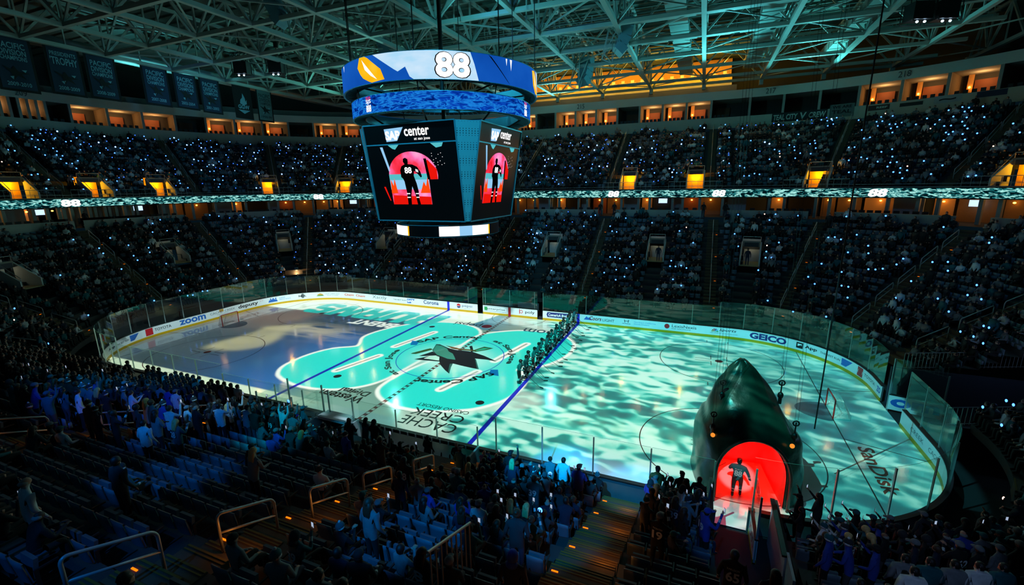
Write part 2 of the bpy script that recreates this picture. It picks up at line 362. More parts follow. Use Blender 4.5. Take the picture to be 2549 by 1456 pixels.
for k_,(x_,y_,z_,tx_,ty_,p_,c_) in enumerate([(.2,.3,22.6,8,14,3600,(90,215,225)),(20,30,24,14,20,3400,(84,215,225)),(-30,30,24,-26,12,3400,(100,205,190)),(-5,44,25,-4,26,3000,(90,210,215)),(30,40,25,30,24,3600,(90,215,215)),(-44,6,24,-44,10,2400,(90,190,200))]):
    spot('roof_fill_light',(x_,y_,z_),(tx_,ty_,33),p_*2.4,c_,150,.9,.3)  # unseen spots added to brighten the trusses and roof deck
for (x_,y_,z_,tx_,ty_,tz_,p_,c_,a_) in [(10,-6,28,4,30,8,5200,(90,170,215),78),(-18,-4,28,-30,22,8,4200,(70,140,190),80),(30,-4,28,34,24,8,3600,(60,130,190),70),(0,2,27,10,40,18,2600,(60,130,200),80),(-30,4,27,-50,14,18,2200,(60,120,190),80)]:
    spot('stand_fill_light',(x_,y_,z_),(tx_,ty_,tz_),p_,c_,a_,1.,.4)  # added fill spots that lift the crowd in the far stands
for (tx_,ty_,tz_,p_,a_,c_) in [(12.6,-22.8,5,2600,13,(0,150,255)),(15.6,-20.2,4,3200,12,(0,160,255)),(13.4,-13.4,1,15000,12,(0,170,255)),(16.8,-13.4,1,11000,10,(0,170,255)),(2.5,-17.4,2.5,3600,13,(0,190,240)),(5,-24.5,6,1800,12,(0,140,255)),(-4,-21,5,2400,16,(0,110,255)),(1,-21.5,5,1800,14,(0,130,255)),(-8,-18.5,4,2600,17,(0,150,230)),(20.2,-18,4,1300,12,(60,140,230)),(-2,-16,2,3000,13,(90,190,240)),(24.5,-17.5,4,900,20,(120,150,200)),(9,-29,8,900,20,(0,120,230))]:
    spot('blue_beam_light',(tx_*.5+8,-37,23),(tx_,ty_,tz_),p_*6,c_,a_*.58,.6,.15)
spot('banner_fill_light',(-18,8,22),(-48,10,27),2600,(90,180,220),60,1.,.3)  # extra spot added only to brighten the banners
spot('near_wash_light',(6,-37,24),(4,-20,4),420,(60,150,210),75,1.,.4)
spot('player_beam_light',(19,-34,22),(21.25,-10.7,1.4),20000,(170,240,245),3.2,.5,.05)
point('gate_tunnel_fill',(36,0,5),70,(150,180,230),.2)  # unseen point light added to lift the dark tunnel walls and rails
spot('scoreboard_fill_light',(14,-26,26),(.2,.3,15),26000,(60,190,230),34,.8,.2); spot('scoreboard_fill_light',(-22,-20,26),(.2,.3,15),12000,(60,190,230),34,.8,.2)  # unseen spots added to brighten the scoreboard frame and corner panels

# ------------------------------------------------------------------ ice
m=bpy.data.materials.new('ice'); t=nt(m); b=t.nodes['Principled BSDF']
b.inputs['Base Color'].default_value=(.82,.84,.84,1); b.inputs['Roughness'].default_value=.09; b.inputs['Specular IOR Level'].default_value=.45
tc=t.nodes.new('ShaderNodeTexCoord'); n=t.nodes.new('ShaderNodeTexNoise'); n.inputs['Scale'].default_value=.8; n.inputs['Detail'].default_value=6
r=t.nodes.new('ShaderNodeMapRange'); r.inputs['To Min'].default_value=.05; r.inputs['To Max'].default_value=.16
t.links.new(tc.outputs['Object'],n.inputs['Vector']); t.links.new(n.outputs['Fac'],r.inputs['Value']); t.links.new(r.outputs[0],b.inputs['Roughness'])
ICE=m
ring=[tuple(P(s,.02)[0])+(0.,) for s in np.linspace(-79.54,79.54,241)[:-1]]
mb=MB(); mb.add(ring,[tuple(range(len(ring)))[::-1]]); ice=struct(mb.build('ice_floor',ICE)); ice['label']='ice rink with projected pictures on it'
ice.data.flip_normals() if ice.data.polygons[0].normal.z<0 else None
Z=.006
def icefn(z=Z): return lambda x,y:(x,y,z)
red=mat('red paint',(170,20,30),.3,0,.1); blue=mat('blue paint',(20,30,190),.3,0,.1); blk=mat('black paint',(12,14,16),.35,0,.1); navy=mat('navy paint',(18,50,84),.35)
def strip(mb,x0,y0,x1,y1,z=Z,mi=0): mb.quad((x0,y0,z),(x1,y0,z),(x1,y1,z),(x0,y1,z),mi)
def part(mb,name,mats,parent,label=None,smooth=False):
    o=mb.build(name,mats,parent,smooth)
    if label: o['label']=label
    return o
for x in (-7.77,7.77):
    mb=MB(); strip(mb,x-.15,-12.93,x+.15,12.93); part(mb,'blue_line',blue,ice)
mb=MB(); strip(mb,-.15,-12.93,-.11,12.93); strip(mb,.11,-12.93,.15,12.93)
for k in range(52):
    y=-12.9+k*.5; strip(mb,-.11,y,.11,y+.25)
part(mb,'centre_line',mat('centre line paint',(120,30,30),.3,0,.1),ice)
def circ(mb,cx,cy,r,w,z=Z,n=96,a0=0,a1=2*PI,mi=0):
    for k in range(n):
        a,b=a0+(a1-a0)*k/n,a0+(a1-a0)*(k+1)/n
        mb.quad((cx+(r-w)*math.cos(a),cy+(r-w)*math.sin(a),z),(cx+r*math.cos(a),cy+r*math.sin(a),z),(cx+r*math.cos(b),cy+r*math.sin(b),z),(cx+(r-w)*math.cos(b),cy+(r-w)*math.sin(b),z),mi)
mb=MB(); circ(mb,0,0,4.57,.06); part(mb,'centre_circle',blue,ice)
darkred=mat('dark red paint',(110,24,28),.35)
for sx in (-1,1):
    for sy in (-1,1):
        cx,cy=sx*21.03,sy*6.71; mb=MB(); circ(mb,cx,cy,4.57,.055)
        for a in (-1,1):
            for c in (-1,1):
                strip(mb,cx+a*.6,cy+c*.23-.025,cx+a*1.8,cy+c*.23+.025,Z+.001); strip(mb,cx+a*.6-.025,cy+c*.23,cx+a*.6+.025,cy+c*1.1,Z+.001)
            strip(mb,cx+a*.87-.025,cy+4.57,cx+a*.87+.025,cy+5.17); strip(mb,cx+a*.87-.025,cy-5.17,cx+a*.87+.025,cy-4.57)
        part(mb,'faceoff_circle',mat('circle paint',(60,20,26),.35),ice)
        mb=MB(); mb.add([(cx+.3*math.cos(a),cy+.3*math.sin(a),Z) for a in np.linspace(0,2*PI,25)[:-1]],[tuple(range(24))]); part(mb,'faceoff_dot',darkred,ice)
        mb=MB(); mb.add([(sx*6.1+.3*math.cos(a),cy+.3*math.sin(a),Z) for a in np.linspace(0,2*PI,25)[:-1]],[tuple(range(24))]); part(mb,'faceoff_dot',darkred,ice)
    mb=MB(); strip(mb,sx*27.13-.03,-12.0 if 0 else -11.75,sx*27.13+.03,11.75); part(mb,'goal_line',mat('goal line paint',(70,20,26),.35),ice)
    mb=MB()
    for c in (-1,1): mb.quad((sx*27.13,c*3.3,Z),(sx*30.45,c*4.3,Z),(sx*30.45,c*4.36,Z),(sx*27.13,c*3.36,Z))
    part(mb,'goal_zone_line',mat('goal line paint',(70,20,26)),ice)
    mb=MB(); pts=[(sx*27.1,-1.22,Z+.002)]+[(sx*(27.1-math.cos(a)*1.83),1.3*math.sin(a),Z+.002) for a in np.linspace(-PI/2.2,PI/2.2,20)]+[(sx*27.1,1.22,Z+.002)]
    mb.add(pts,[tuple(range(len(pts)))]); part(mb,'goal_crease',mat('crease paint',(70,150,200) if sx>0 else (90,110,130),.3),ice)
mb=MB(); circ(mb,1.2,12.95,3.05,.05,n=40,a0=PI,a1=2*PI); part(mb,'referee_crease',mat('circle paint',(60,20,26)),ice)
def flip(x0,x1,y0,y1):  # lettering read from the far side
    return lambda a,b:(x1-(x1-x0)*a,y1-(y1-y0)*b,Z+.003)
def icetext(name,s,x0,x1,y0,y1,m,bold=0,shear=0):
    mb=MB(); letters(mb,s,flip(x0,x1,y0,y1),0,1,0,1,0,bold,shear); return part(mb,name,m,ice)
icetext('ice_lettering','Western',-5.3,-1.5,-9.75,-8.85,blk,.02); icetext('ice_lettering','Digital',-4.2,-1.7,-8.75,-7.85,blk,.02)
icetext('ice_lettering','CACHE',2.45,6.3,-10.85,-9.85,blk); icetext('ice_lettering','CREEK',2.45,6.2,-9.65,-8.75,blk); icetext('ice_lettering','CASINO RESORT',2.3,6.1,-8.5,-8.1,blk)
icetext('ice_lettering','zoom',3.2,7.3,8.6,9.6,navy,.01); icetext('ice_lettering','pepsi',-4.5,-1.5,8.2,9.5,blk)
mb=MB(); mb.add([(-.8+.55*math.cos(a),8.75+.55*math.sin(a),Z+.003) for a in np.linspace(0,2*PI,25)[:-1]],[tuple(range(24))]); part(mb,'ice_logo',mat('logo red',(190,30,50)),ice)
mb=MB(); letters(mb,'SanDisk',lambda a,b:(27.55+b*.75+0.0,-3.9-a*4.3,Z+.003),0,1,0,1,0,.02,-.1); part(mb,'ice_lettering',mat('sandisk paint',(170,60,50),.4),ice)
mb=MB()
def arc(s,a0,a1,r0,r1):
    letters(mb,s,lambda a,b:((r0+(r1-r0)*b)*math.cos(a0+(a1-a0)*a),(r0+(r1-r0)*b)*math.sin(a0+(a1-a0)*a),Z+.003),0,1,0,1,0,.03)
arc('SAP Center',R(156),R(86),4.85,5.55); arc('at San Jose',R(70),R(2),4.85,5.55)
arc('SAP Center',R(-22),R(-92),4.85,5.55); arc('at San Jose',R(-112),R(-178),4.85,5.55)
part(mb,'ice_lettering',blk,ice)
for c in (1,-1):
    mb=MB(); poly(mb,[(-4.95*c,1.2*c),(-5.5*c,2.3*c),(-4.7*c,2.3*c),(-4.4*c,1.4*c)],lambda x,y:(x,y,Z+.003)); part(mb,'ice_logo',mat('logo blue',(20,110,190)),ice)
# centre ice mark: a triangle, a fish-shaped head and a stick
def cz(ox,oy,pts,z):  # points measured in the plane of the ice
    return [(x,y,z) for x,y in pts]
from_px=None
LOGO=[('logo white',(226,240,230),[(-1.92,-1.14),(-1.55,-0.61),(-1.27,-0.32),(-0.65,-0.79),(-0.41,-1.23)],0),
 ('logo dark',(8,18,26),[(-2.6,-0.87),(-2.08,0.49),(-1.32,-0.23),(-2.06,-0.67)],.001),('logo dark',(8,18,26),[(-2.55,-1.64),(-1.77,-0.6),(-1.91,-1.24),(-0.44,-1.18),(-0.32,-1.35),(-1.9,-1.59)],.001),
 ('logo dark',(8,18,26),[(-2.29,0.73),(-2.81,2.22),(-2.45,2.29),(-1.31,1.74),(-0.44,1.51),(0.34,1.6),(1.2,1.63),(2.63,1.11),(4.14,0.34),(3.18,0.4),(2.16,0.28),(2.92,-0.87),(3.49,-1.65),(2.88,-1.62),(1.81,-1.48),(0.96,-1.33),(1.27,-2.22),(1.74,-3.25),(1.09,-2.77),(0.23,-2.01),(-0.4,-1.23),(-0.84,-0.46),(-1.34,-0.24)],.002),
 ('logo teal',(70,140,128),[(-2.22,0.72),(-2.7,2.07),(-2.1,2.01),(-1.24,1.54),(-0.77,0.97),(-0.16,0.63),(0.37,-0.01),(0.78,-0.55),(0.06,-0.59),(-0.8,-0.28),(-1.32,-0.09)],.003),
 ('logo gold',(84,84,40),[(-3.6,-0.66),(-3.57,-0.43),(-2.74,1.09),(-2.44,1.0),(-2.4,0.78),(-3.15,-0.56)],.003),('logo orange',(130,80,40),[(-1.83,2.24),(-0.3,1.96),(1.08,2.07),(1.16,1.81),(-0.12,1.63),(-0.91,1.74)],.004),
 ('logo gold',(84,84,40),[(1.07,1.88),(1.64,3.14),(2.58,3.07),(2.2,2.44),(1.49,1.7)],.004),('logo blade',(70,170,140),[(1.34,1.98),(1.72,2.86),(2.29,2.92),(2.0,2.41),(1.5,1.89)],.005),
 ('logo dark',(8,18,26),[(0.31,2.8),(0.5,2.98),(1.3,1.74),(1.14,1.54)],.003),('logo slate',(60,100,98),[(2.2,0.2),(2.31,0.18),(3.49,-1.65),(3.33,-1.63)],.004),('logo slate',(60,100,98),[(0.77,-1.49),(0.99,-1.37),(1.24,-2.12),(1.73,-3.22),(1.43,-2.87)],.004)]
for nme,col,pts,dz in LOGO:
    mb=MB(); mb.add([(x,y,Z+.004+dz) for x,y in pts],[tuple(range(len(pts)))]); part(mb,'centre_logo',mat(nme,col,.35),ice)
# ------------------------------------------------------------------ dasher boards
white=mat('board white',(214,222,222),.35,0,.05,3); yellow=mat('kick yellow',(190,150,0),.4,0,.08); capm=mat('cap black',(16,20,22),.4); backm=mat('board back',(70,74,76),.6,0,.2,3)
boards=empty('rink_boards'); tag(boards,'white dasher boards with yellow kick strip around the ice rink','rink boards')
GAPS=[(-3.95,-3.28),(3.25,3.87),(36.9,40.3)]          # player doors, resurfacer gate
NEARGAP=(57.98,59.4)                                   # door into the shark head tunnel (x 20.1..21.5 near side)
def s_near(x): return 79.54-x if x>=0 else -(79.54+x)
GAPS.append((s_near(21.5),s_near(20.12)))
def runs(a,b,gaps):
    out=[]; cur=a
    for g0,g1 in sorted(gaps):
        if g1<=cur or g0>=b: continue
        if g0>cur: out.append((cur,g0))
        cur=g1
    out.append((cur,b)); return out
def svals(a,b,step=.6):
    n=max(1,int(math.ceil((b-a)/step))); return [a+(b-a)*k/n for k in range(n+1)]
def wallstrip(mb,a,b,d0,d1,z0,z1,mi=0,caps=True):
    sv=svals(a,b); sec=[(d0,z0),(d0,z1),(d1,z1),(d1,z0)]; vs=[]; fs=[]
    for s in sv:
        for d,z in sec:
            p,_=P(s,d); vs.append((p[0],p[1],z))
    for i in range(len(sv)-1):
        for k in range(4): fs.append((i*4+k,(i+1)*4+k,(i+1)*4+(k+1)%4,i*4+(k+1)%4))
    fs+=[(0,1,2,3),tuple((len(sv)-1)*4+k for k in (3,2,1,0))]
    mb.add(vs,fs,mi)
mw,mk,mc,mbk=MB(),MB(),MB(),MB()
for a,b in runs(-79.54,79.54,GAPS):
    wallstrip(mw,a,b,0,.05,.24,1.04); wallstrip(mk,a,b,-.012,.05,0,.24); wallstrip(mc,a,b,-.02,.2,1.04,1.09); wallstrip(mbk,a,b,.05,.14,0,1.04)
part(mw,'board_face',white,boards); part(mk,'kick_strip',yellow,boards); part(mc,'cap_rail',capm,boards); part(mbk,'board_frame',backm,boards)
AD={'k':mat('ad black',(22,24,26),.4),'b':mat('ad blue',(30,96,180),.4),'n':mat('ad navy',(24,40,110),.4),'r':mat('ad red',(196,26,40),.4),'w':mat('ad white',(235,238,238),.4),'g':mat('ad grey',(90,100,104),.4),
 't':mat('ad light blue',(50,140,200),.4),'o':mat('ad orange',(200,70,20),.4),'m':mat('ad maroon',(140,24,40),.4),'y':mat('ad gold',(180,140,60),.4),'G':mat('ad green',(20,140,70),.4)}
KEYS=list(AD); ADM=[AD[k] for k in KEYS]; KI={k:i for i,k in enumerate(KEYS)}
def bfn(off=-.006):
    def f(s,z):
        p,n=P(s,off); return (p[0],p[1],z)
    return f
def disc(s0,z0,r,n=20): return [(s0+r*math.cos(2*PI*k/n),z0+r*math.sin(2*PI*k/n)) for k in range(n)]
ads=[('App',-51.3,-50.06,.5,.8,'k',.04),('THE BEST RUN',-49.7,-48.1,.55,.72,'k',.01),('TOYOTA',-45.3,-43.7,.52,.8,'k',.01),('zoom',-42.9,-40.15,.4,.92,'b',.03),('CACHE  CREEK',-39.65,-36.7,.6,.85,'g',0),('CASINO RESORT',-38.9,-37.5,.42,.5,'g',0),
('deputy',-36.3,-33.8,.38,.92,'k',.02),('KAISER',-31.3,-30.6,.7,.85,'t',0),('PERMANENTE.',-31.3,-29.95,.48,.64,'t',0),('NHL',-29.05,-28.15,.55,.8,'k',.04),('CHUKCHANSI GOLD',-25.9,-23.9,.68,.84,'g',0),('RESORT & CASINO',-25.6,-24.1,.52,.6,'g',.01),
('Chegg',-23.2,-21.75,.45,.85,'o',.02),('Chegg',-21.4,-19.93,.45,.85,'o',.02),('Xactly',-18.78,-16.6,.42,.95,'g',.0),('THE BEST RUN',-15.6,-13.7,.6,.75,'k',.01),('Corona',-11.2,-9.1,.48,.95,'n',.02),('pepsi',-5.95,-4.65,.5,.85,'n',0),('ZERO SUGAR',-5.7,-4.9,.38,.44,'n',0),
('enterprise',-2.75,-.55,.48,.8,'k',.0),('poly',1.85,2.95,.45,.85,'k',.01),('COORS',0,0,0,0,'m',0),('Coors',8.95,10.2,.5,.92,'m',.02),('LIGHT',10.3,11.5,.5,.78,'k',.0),('Northern California',13.45,15.5,.68,.82,'t',0),('Honda Dealers',13.45,14.9,.48,.62,'t',0),('HONDA',12.3,13.1,.45,.55,'n',.02),
('LexisNexis',17.0,19.2,.6,.88,'k',0),('RISK SOLUTIONS',17.0,18.7,.4,.52,'g',0),('Sports',21.15,22.6,.6,.92,'k',.01),('NBCSPORTSCALIFORNIA.COM',20.4,22.7,.42,.5,'g',0),('GEICO',23.7,26.65,.35,.92,'n',.05),('App',28.15,29.17,.5,.84,'k',.03),('THE BEST RUN',29.45,31.25,.58,.74,'k',.01),
('TOYOTA',34.0,35.75,.56,.78,'k',.01),('zo',36.2,36.85,.45,.85,'b',.03),('CREEK',41.7,43.3,.5,.75,'g',0),('CACHE',43.9,45.3,.5,.75,'g',0)]
for s,a,b,z0,z1,c,bo in ads:
    if a==b: continue
    mb=MB(); letters(mb,s,bfn(),a,b,z0,z1,0,bo,.3 if s in('Sports','Coors') else 0); part(mb,'advert_lettering',AD[c],boards)
def adpoly(name,pts,c,off=-.005): mb=MB(); poly(mb,pts,bfn(off)); return part(mb,name,AD[c],boards)
for a,b in ((-47.95,-46.9),(-13.55,-12.4),(31.4,32.5)):
    adpoly('advert_logo',[(a,.38),(a+.45*(b-a),.38),(b,.92),(a,.92)],'b'); mb=MB(); letters(mb,'SAP',bfn(-.008),a+.03,a+.78*(b-a),.5,.84,0,.05,.1); part(mb,'advert_lettering',AD['w'],boards)
for a,b in ((-46.23,-45.48),(33.13,33.78)):
    adpoly('advert_logo',[(a,.3),(b,.3),(b,.98),(a,.98)],'r'); mb=MB(); c=(a+b)/2
    for rx,ry in ((.26,.17),(.1,.17),(.2,.08)):
        for k in range(20):
            p,q=2*PI*k/20,2*PI*(k+1)/20; poly(mb,[(c+rx*math.cos(p),.64+ry*math.sin(p)),(c+(rx+.03)*math.cos(p),.64+(ry+.03)*math.sin(p)),(c+(rx+.03)*math.cos(q),.64+(ry+.03)*math.sin(q)),(c+rx*math.cos(q),.64+ry*math.sin(q))],bfn(-.008))
    part(mb,'advert_logo',AD['w'],boards)
for k in range(5):
    a=2*PI*k/5+.3; adpoly('advert_logo',[(-33.4+.08*math.cos(a),.86+.05*math.sin(a)),(-33.4+.22*math.cos(a-.15),.86+.13*math.sin(a-.15)),(-33.4+.25*math.cos(a+.2),.86+.16*math.sin(a+.2))],'r')
for k in range(3): adpoly('advert_logo',disc(-32.3+.3*k,.8,.09,10),'b')
adpoly('advert_logo',[(-32.6,.4),(-31.5,.4),(-31.6,.66),(-32.05,.76),(-32.5,.66)],'b')
adpoly('advert_logo',disc(-28.6,.68,.3,14),'g',-.003); adpoly('advert_logo',[(-26.9,.6),(-26.0,.6),(-26.2,.78),(-26.45,.86),(-26.7,.78)],'y'); adpoly('advert_logo',[(-27.0,.5),(-25.9,.5),(-26.2,.6),(-26.7,.6)],'G')
adpoly('advert_logo',[(-38.6,.7),(-38.1,.7),(-38.1,1.0),(-38.6,1.0)],'y')
adpoly('advert_logo',[(-6.7+.0,.66)]+disc(-6.4,.66,.26)[0:11],'r'); adpoly('advert_logo',disc(-6.4,.66,.26)[11:]+[(-6.15,.62),(-6.6,.6)],'n')
adpoly('advert_logo',[(-3.1,.46),(-2.72,.46),(-2.72,.86),(-3.1,.86)],'G'); adpoly('advert_border',[(-3.15,.38),(-.4,.38),(-.4,.41),(-3.15,.41)],'g'); adpoly('advert_border',[(-3.15,.9),(-.4,.9),(-.4,.93),(-3.15,.93)],'g')
adpoly('advert_logo',[(1.15,.4),(1.22,.4),(1.22,.98),(1.15,.98)],'r');
mb=MB()
for k in range(16):
    p,q=2*PI*k/16,2*PI*(k+1)/16; poly(mb,[(1.38+.14*math.cos(p),.68+.14*math.sin(p)),(1.38+.2*math.cos(p),.68+.2*math.sin(p)),(1.38+.2*math.cos(q),.68+.2*math.sin(q)),(1.38+.14*math.cos(q),.68+.14*math.sin(q))],bfn())
part(mb,'advert_logo',AD['r'],boards)
adpoly('advert_logo',[(4.4,.38),(6.75,.38),(6.85,.66),(6.75,.92),(4.4,.92),(4.3,.66)],'n'); mb=MB(); letters(mb,'ComericA Bank',bfn(-.009),4.5,6.65,.5,.8,0,.02); part(mb,'advert_lettering',AD['w'],boards)
adpoly('advert_logo',[(8.35,.5),(9.3,.5),(8.95,.8),(8.8,.72),(8.65,.88)],'b'); adpoly('advert_logo',disc(16.55,.66,.24),'r')
for k,c in enumerate('yorntG'):
    a=PI*k/5; adpoly('advert_logo',[(20.8,.6),(20.8-.3*math.cos(a-.22),.6+.26*math.sin(a-.22)+.02),(20.8-.3*math.cos(a+.22),.6+.26*math.sin(a+.22)+.02)],c)
adpoly('advert_logo',[(27.45,.42),(28.0,.42),(28.0,.92),(27.45,.92)],'k'); mb=MB(); poly(mb,[(27.55,.8),(27.9,.8),(27.88,.58),(27.72,.48),(27.57,.58)],bfn(-.008)); part(mb,'advert_logo',AD['w'],boards)
adpoly('advert_logo',[(12.5,.62),(12.58,.62),(12.56,.74),(12.84,.74),(12.82,.62),(12.9,.62),(12.95,.9),(12.86,.9),(12.84,.8),(12.56,.8),(12.54,.9),(12.45,.9)],'g')
for x,m2,w_ in ((-7.77,blue,.15),(7.77,blue,.15),(0,red,.15)):
    mb=MB(); poly(mb,[(x-w_,0.0),(x+w_,0.0),(x+w_,1.04),(x-w_,1.04)],bfn(-.014)); part(mb,'line_marking',m2,boards)
# ------------------------------------------------------------------ glass
gm=bpy.data.materials.new('rink glass'); t=nt(gm); t.nodes.remove(t.nodes['Principled BSDF'])
tr=t.nodes.new('ShaderNodeBsdfTransparent'); tr.inputs[0].default_value=(.92,.97,.95,1); gl=t.nodes.new('ShaderNodeBsdfGlossy'); gl.inputs['Roughness'].default_value=.03; gl.inputs[0].default_value=(.8,1,.92,1)
fr=t.nodes.new('ShaderNodeLayerWeight'); fr.inputs[0].default_value=.5; pw=t.nodes.new('ShaderNodeMath'); pw.operation='POWER'; pw.inputs[1].default_value=4.; ml=t.nodes.new('ShaderNodeMath'); ml.operation='MULTIPLY_ADD'; ml.inputs[1].default_value=.6; ml.inputs[2].default_value=.085; ml.use_clamp=True; t.links.new(fr.outputs['Facing'],pw.inputs[0])
mx=t.nodes.new('ShaderNodeMixShader'); t.links.new(pw.outputs[0],ml.inputs[0]); t.links.new(ml.outputs[0],mx.inputs[0]); t.links.new(tr.outputs[0],mx.inputs[1]); t.links.new(gl.outputs[0],mx.inputs[2]); t.links.new(mx.outputs[0],t.nodes['Material Output'].inputs[0])
GLASS=gm; postm=mat('post aluminium',(150,170,170),.35,.6,.1)
def glass_panel(a,b,h,label,posts=True,drop=0,group='glass panels around the rink'):
    root=empty('glass_panel',tuple(P((a+b)/2,.1)[0])+(1.09,)); tag(root,label,'glass panel',group)
    inv=Matrix.Translation(-Vector(root.location))
    mb=MB(); sv=svals(a+.02,b-.02,.8); vs=[];fs=[]
    for s in sv:
        p,_=P(s,.10)
        vs+=[(p[0],p[1],1.07),(p[0],p[1],h)]
    for i in range(len(sv)-1): fs.append((2*i,2*i+2,2*i+3,2*i+1))
    mb.add(vs,fs); o=mb.build('pane',GLASS,root); o.data.transform(inv)
    if posts:
        p,n=P(a,.12); mb=MB(); mb.box((p[0],p[1],(1.07+h)/2-.02),(.06,.06,h-1.07-.04),math.atan2(n[1],n[0])); o=mb.build('post',postm,root); o.data.transform(inv)
    mb=MB(); p0,_=P(a,.1); p1,_=P(b,.1)
    top=[(P(s,.1)[0][0],P(s,.1)[0][1],h) for s in sv]; mb.tube(top,.007,4); o=mb.build('top_edge',mat('glass edge',(80,130,120),.2,0,.05),root); o.data.transform(inv)
def zone(s):
    a=abs(s)
    return 3.0 if a<HX+2 else 3.45
far_cuts=[-21.9,-19.2,-16.6,-14.1,-9.15,-5.17,-3.95,-3.28,-3.0,0,2.91,3.25,3.87,8.54,13.87,18.74,21.1]
curv_r=[21.1,23.11,25.39,27.6,29.8,31.9,34.1,36.9]; curv_r2=[40.3,42.4,44.5,46.6,48.7,50.8,53,55.2,s_near(21.5)]
curv_l=[-21.9,-24.2,-26.4,-28.06,-30.3,-32.7,-35.4,-38,-40.5,-42.3,-44.1,-45.6,-47.5,-49.6,-51.7,-53.9,-56.2,-58.4]
side_name=lambda s: ('far side' if abs(s)<22 else ('near side' if abs(s)>57.5 else ('left end' if s<0 else 'right end')))
for cuts in (far_cuts,curv_r,curv_r2,curv_l[::-1]):
    for a,b in zip(cuts[:-1],cuts[1:]):
        if (a,b) in ((-3.95,-3.28),(3.25,3.87)): continue
        h=3.45 if abs((a+b)/2)>HX and (a>-28.1) or a<-30 else 3.0
        if -30.3<=a<-21.9: h=3.2
        glass_panel(a,b,h,'clear green glass panel with steel post, %s of the rink'%side_name((a+b)/2),group='glass panels on the %s'%side_name((a+b)/2))
nx=[20.12,17.6,15.1,12.65,10.24,9.2]; 
for a,b in zip(nx[:-1],nx[1:]): glass_panel(s_near(a),s_near(b),3.0,'clear glass panel with steel post, near side of the rink left of the shark head',group='glass panels on the near side')
nl=[-22,-19.5,-17.1,-14.7,-12.2,-9.62]
for a,b in zip(nl[:-1],nl[1:]): glass_panel(-(79.54+a),-(79.54+b),2.9,'clear glass panel with steel post, near side of the rink at the left',group='glass panels on the near left side')
nm_=[-9.62,-7.2,-4.88,-2.6,-.3]
for a,b in zip(nm_[:-1],nm_[1:]): glass_panel(-(79.54+a),-(79.54+b),2.3,'low clear glass panel in front of the penalty boxes',group='low glass panels at the penalty boxes')
# free-standing low glass before the team bench
for a,b in ((1.6,4.2),(4.2,6.8),(6.8,9.2)): glass_panel(s_near(b),s_near(a),2.3,'low clear glass panel in front of the team bench',group='low glass panels at the bench')
# ------------------------------------------------------------------ goals
def goal(sx,label):
    g=empty('hockey_goal',(sx*27.13,0,0)); tag(g,label,'goal','goals at the two ends of the ice')
    mb=MB(); mb.tube([(0,-.915,0),(0,-.915,1.2),(0,-.88,1.22),(0,.88,1.22),(0,.915,1.2),(0,.915,0)],.04,8); part(mb,'goal_frame',mat('goal red',(190,30,30) if sx<0 else (150,60,60),.4),g)
    mb=MB(); mb.tube([(0,-.915,.03),(sx*.9,-.8,.03),(sx*1.1,0,.03),(sx*.9,.8,.03),(0,.915,.03)],.03,6); mb.tube([(0,-.915,1.2),(sx*.45,-.8,1.1),(sx*.5,0,1.1),(sx*.45,.8,1.1),(0,.915,1.2)],.02,6); mb.tube([(sx*.5,0,1.1),(sx*1.1,0,.03)],.02,6); part(mb,'base_rail',mat('goal white',(220,224,224),.5),g)
    nm=bpy.data.materials.get('net mesh') or bpy.data.materials.new('net mesh'); t=nt(nm)
    if len(t.nodes)<4:
        b=t.nodes['Principled BSDF']; b.inputs['Base Color'].default_value=(.85,.88,.88,1); tr=t.nodes.new('ShaderNodeBsdfTransparent'); mx=t.nodes.new('ShaderNodeMixShader')
        tc=t.nodes.new('ShaderNodeTexCoord'); ch=t.nodes.new('ShaderNodeTexVoronoi'); ch.feature='DISTANCE_TO_EDGE'; ch.inputs['Scale'].default_value=22; cm=t.nodes.new('ShaderNodeMath'); cm.operation='LESS_THAN'; cm.inputs[1].default_value=.09
        t.links.new(tc.outputs['Object'],ch.inputs['Vector']); t.links.new(ch.outputs['Distance'],cm.inputs[0]); t.links.new(cm.outputs[0],mx.inputs[0]); t.links.new(tr.outputs[0],mx.inputs[1]); t.links.new(b.outputs[0],mx.inputs[2]); t.links.new(mx.outputs[0],t.nodes['Material Output'].inputs[0])
    a=[(0,-.9,0),(sx*.9,-.8,0),(sx*1.1,0,0),(sx*.9,.8,0),(0,.9,0)]; c=[(0,-.9,1.2),(sx*.45,-.8,1.1),(sx*.5,0,1.1),(sx*.45,.8,1.1),(0,.9,1.2)]
    mb=MB(); 
    for i in range(4): mb.quad(a[i],a[i+1],c[i+1],c[i])
    mb.add(c,[tuple(range(5))]); part(mb,'net',nm,g)
goal(-1,'small red framed hockey goal with white net at the left end of the ice'); goal(1,'hockey goal with blue crease at the right end behind the shark head')
# ------------------------------------------------------------------ stands
conc=mat('concrete',(52,54,54),.85,0,.2,1.5); concd=mat('dark concrete',(34,34,34),.9,0,.25,1.2); cream=mat('painted fascia',(168,166,150),.7,0,.06,2); wallg=mat('grey block wall',(150,150,142),.8,0,.1,2)
stairm=mat('stair brown',(84,70,52),.85,0,.2,3); nose=mat('yellow nosing',(112,90,26),.7,0,.2,8); steel=mat('steel rail',(170,172,170),.4,.3,.08); darkm=mat('dark metal',(22,24,26),.5,.3,.15)
orange=glow('glow step light',(255,120,10),1.6)
mb=MB(); mb.box((0,0,-.12),(150,130,.1)); apron=struct(mb.build('floor',concd)); 
TD=.85; NROW=16; D0=1.9
TUN=(20.02,22.35,8.4)     # tunnel cut through the near stand: x range and depth
def in_tunnel(x,y,d): return y<-10 and TUN[0]<x<TUN[1] and d<TUN[2]
def in_zam(x,y,d): return x>28 and -3.0<y<2.6 and d<10.5
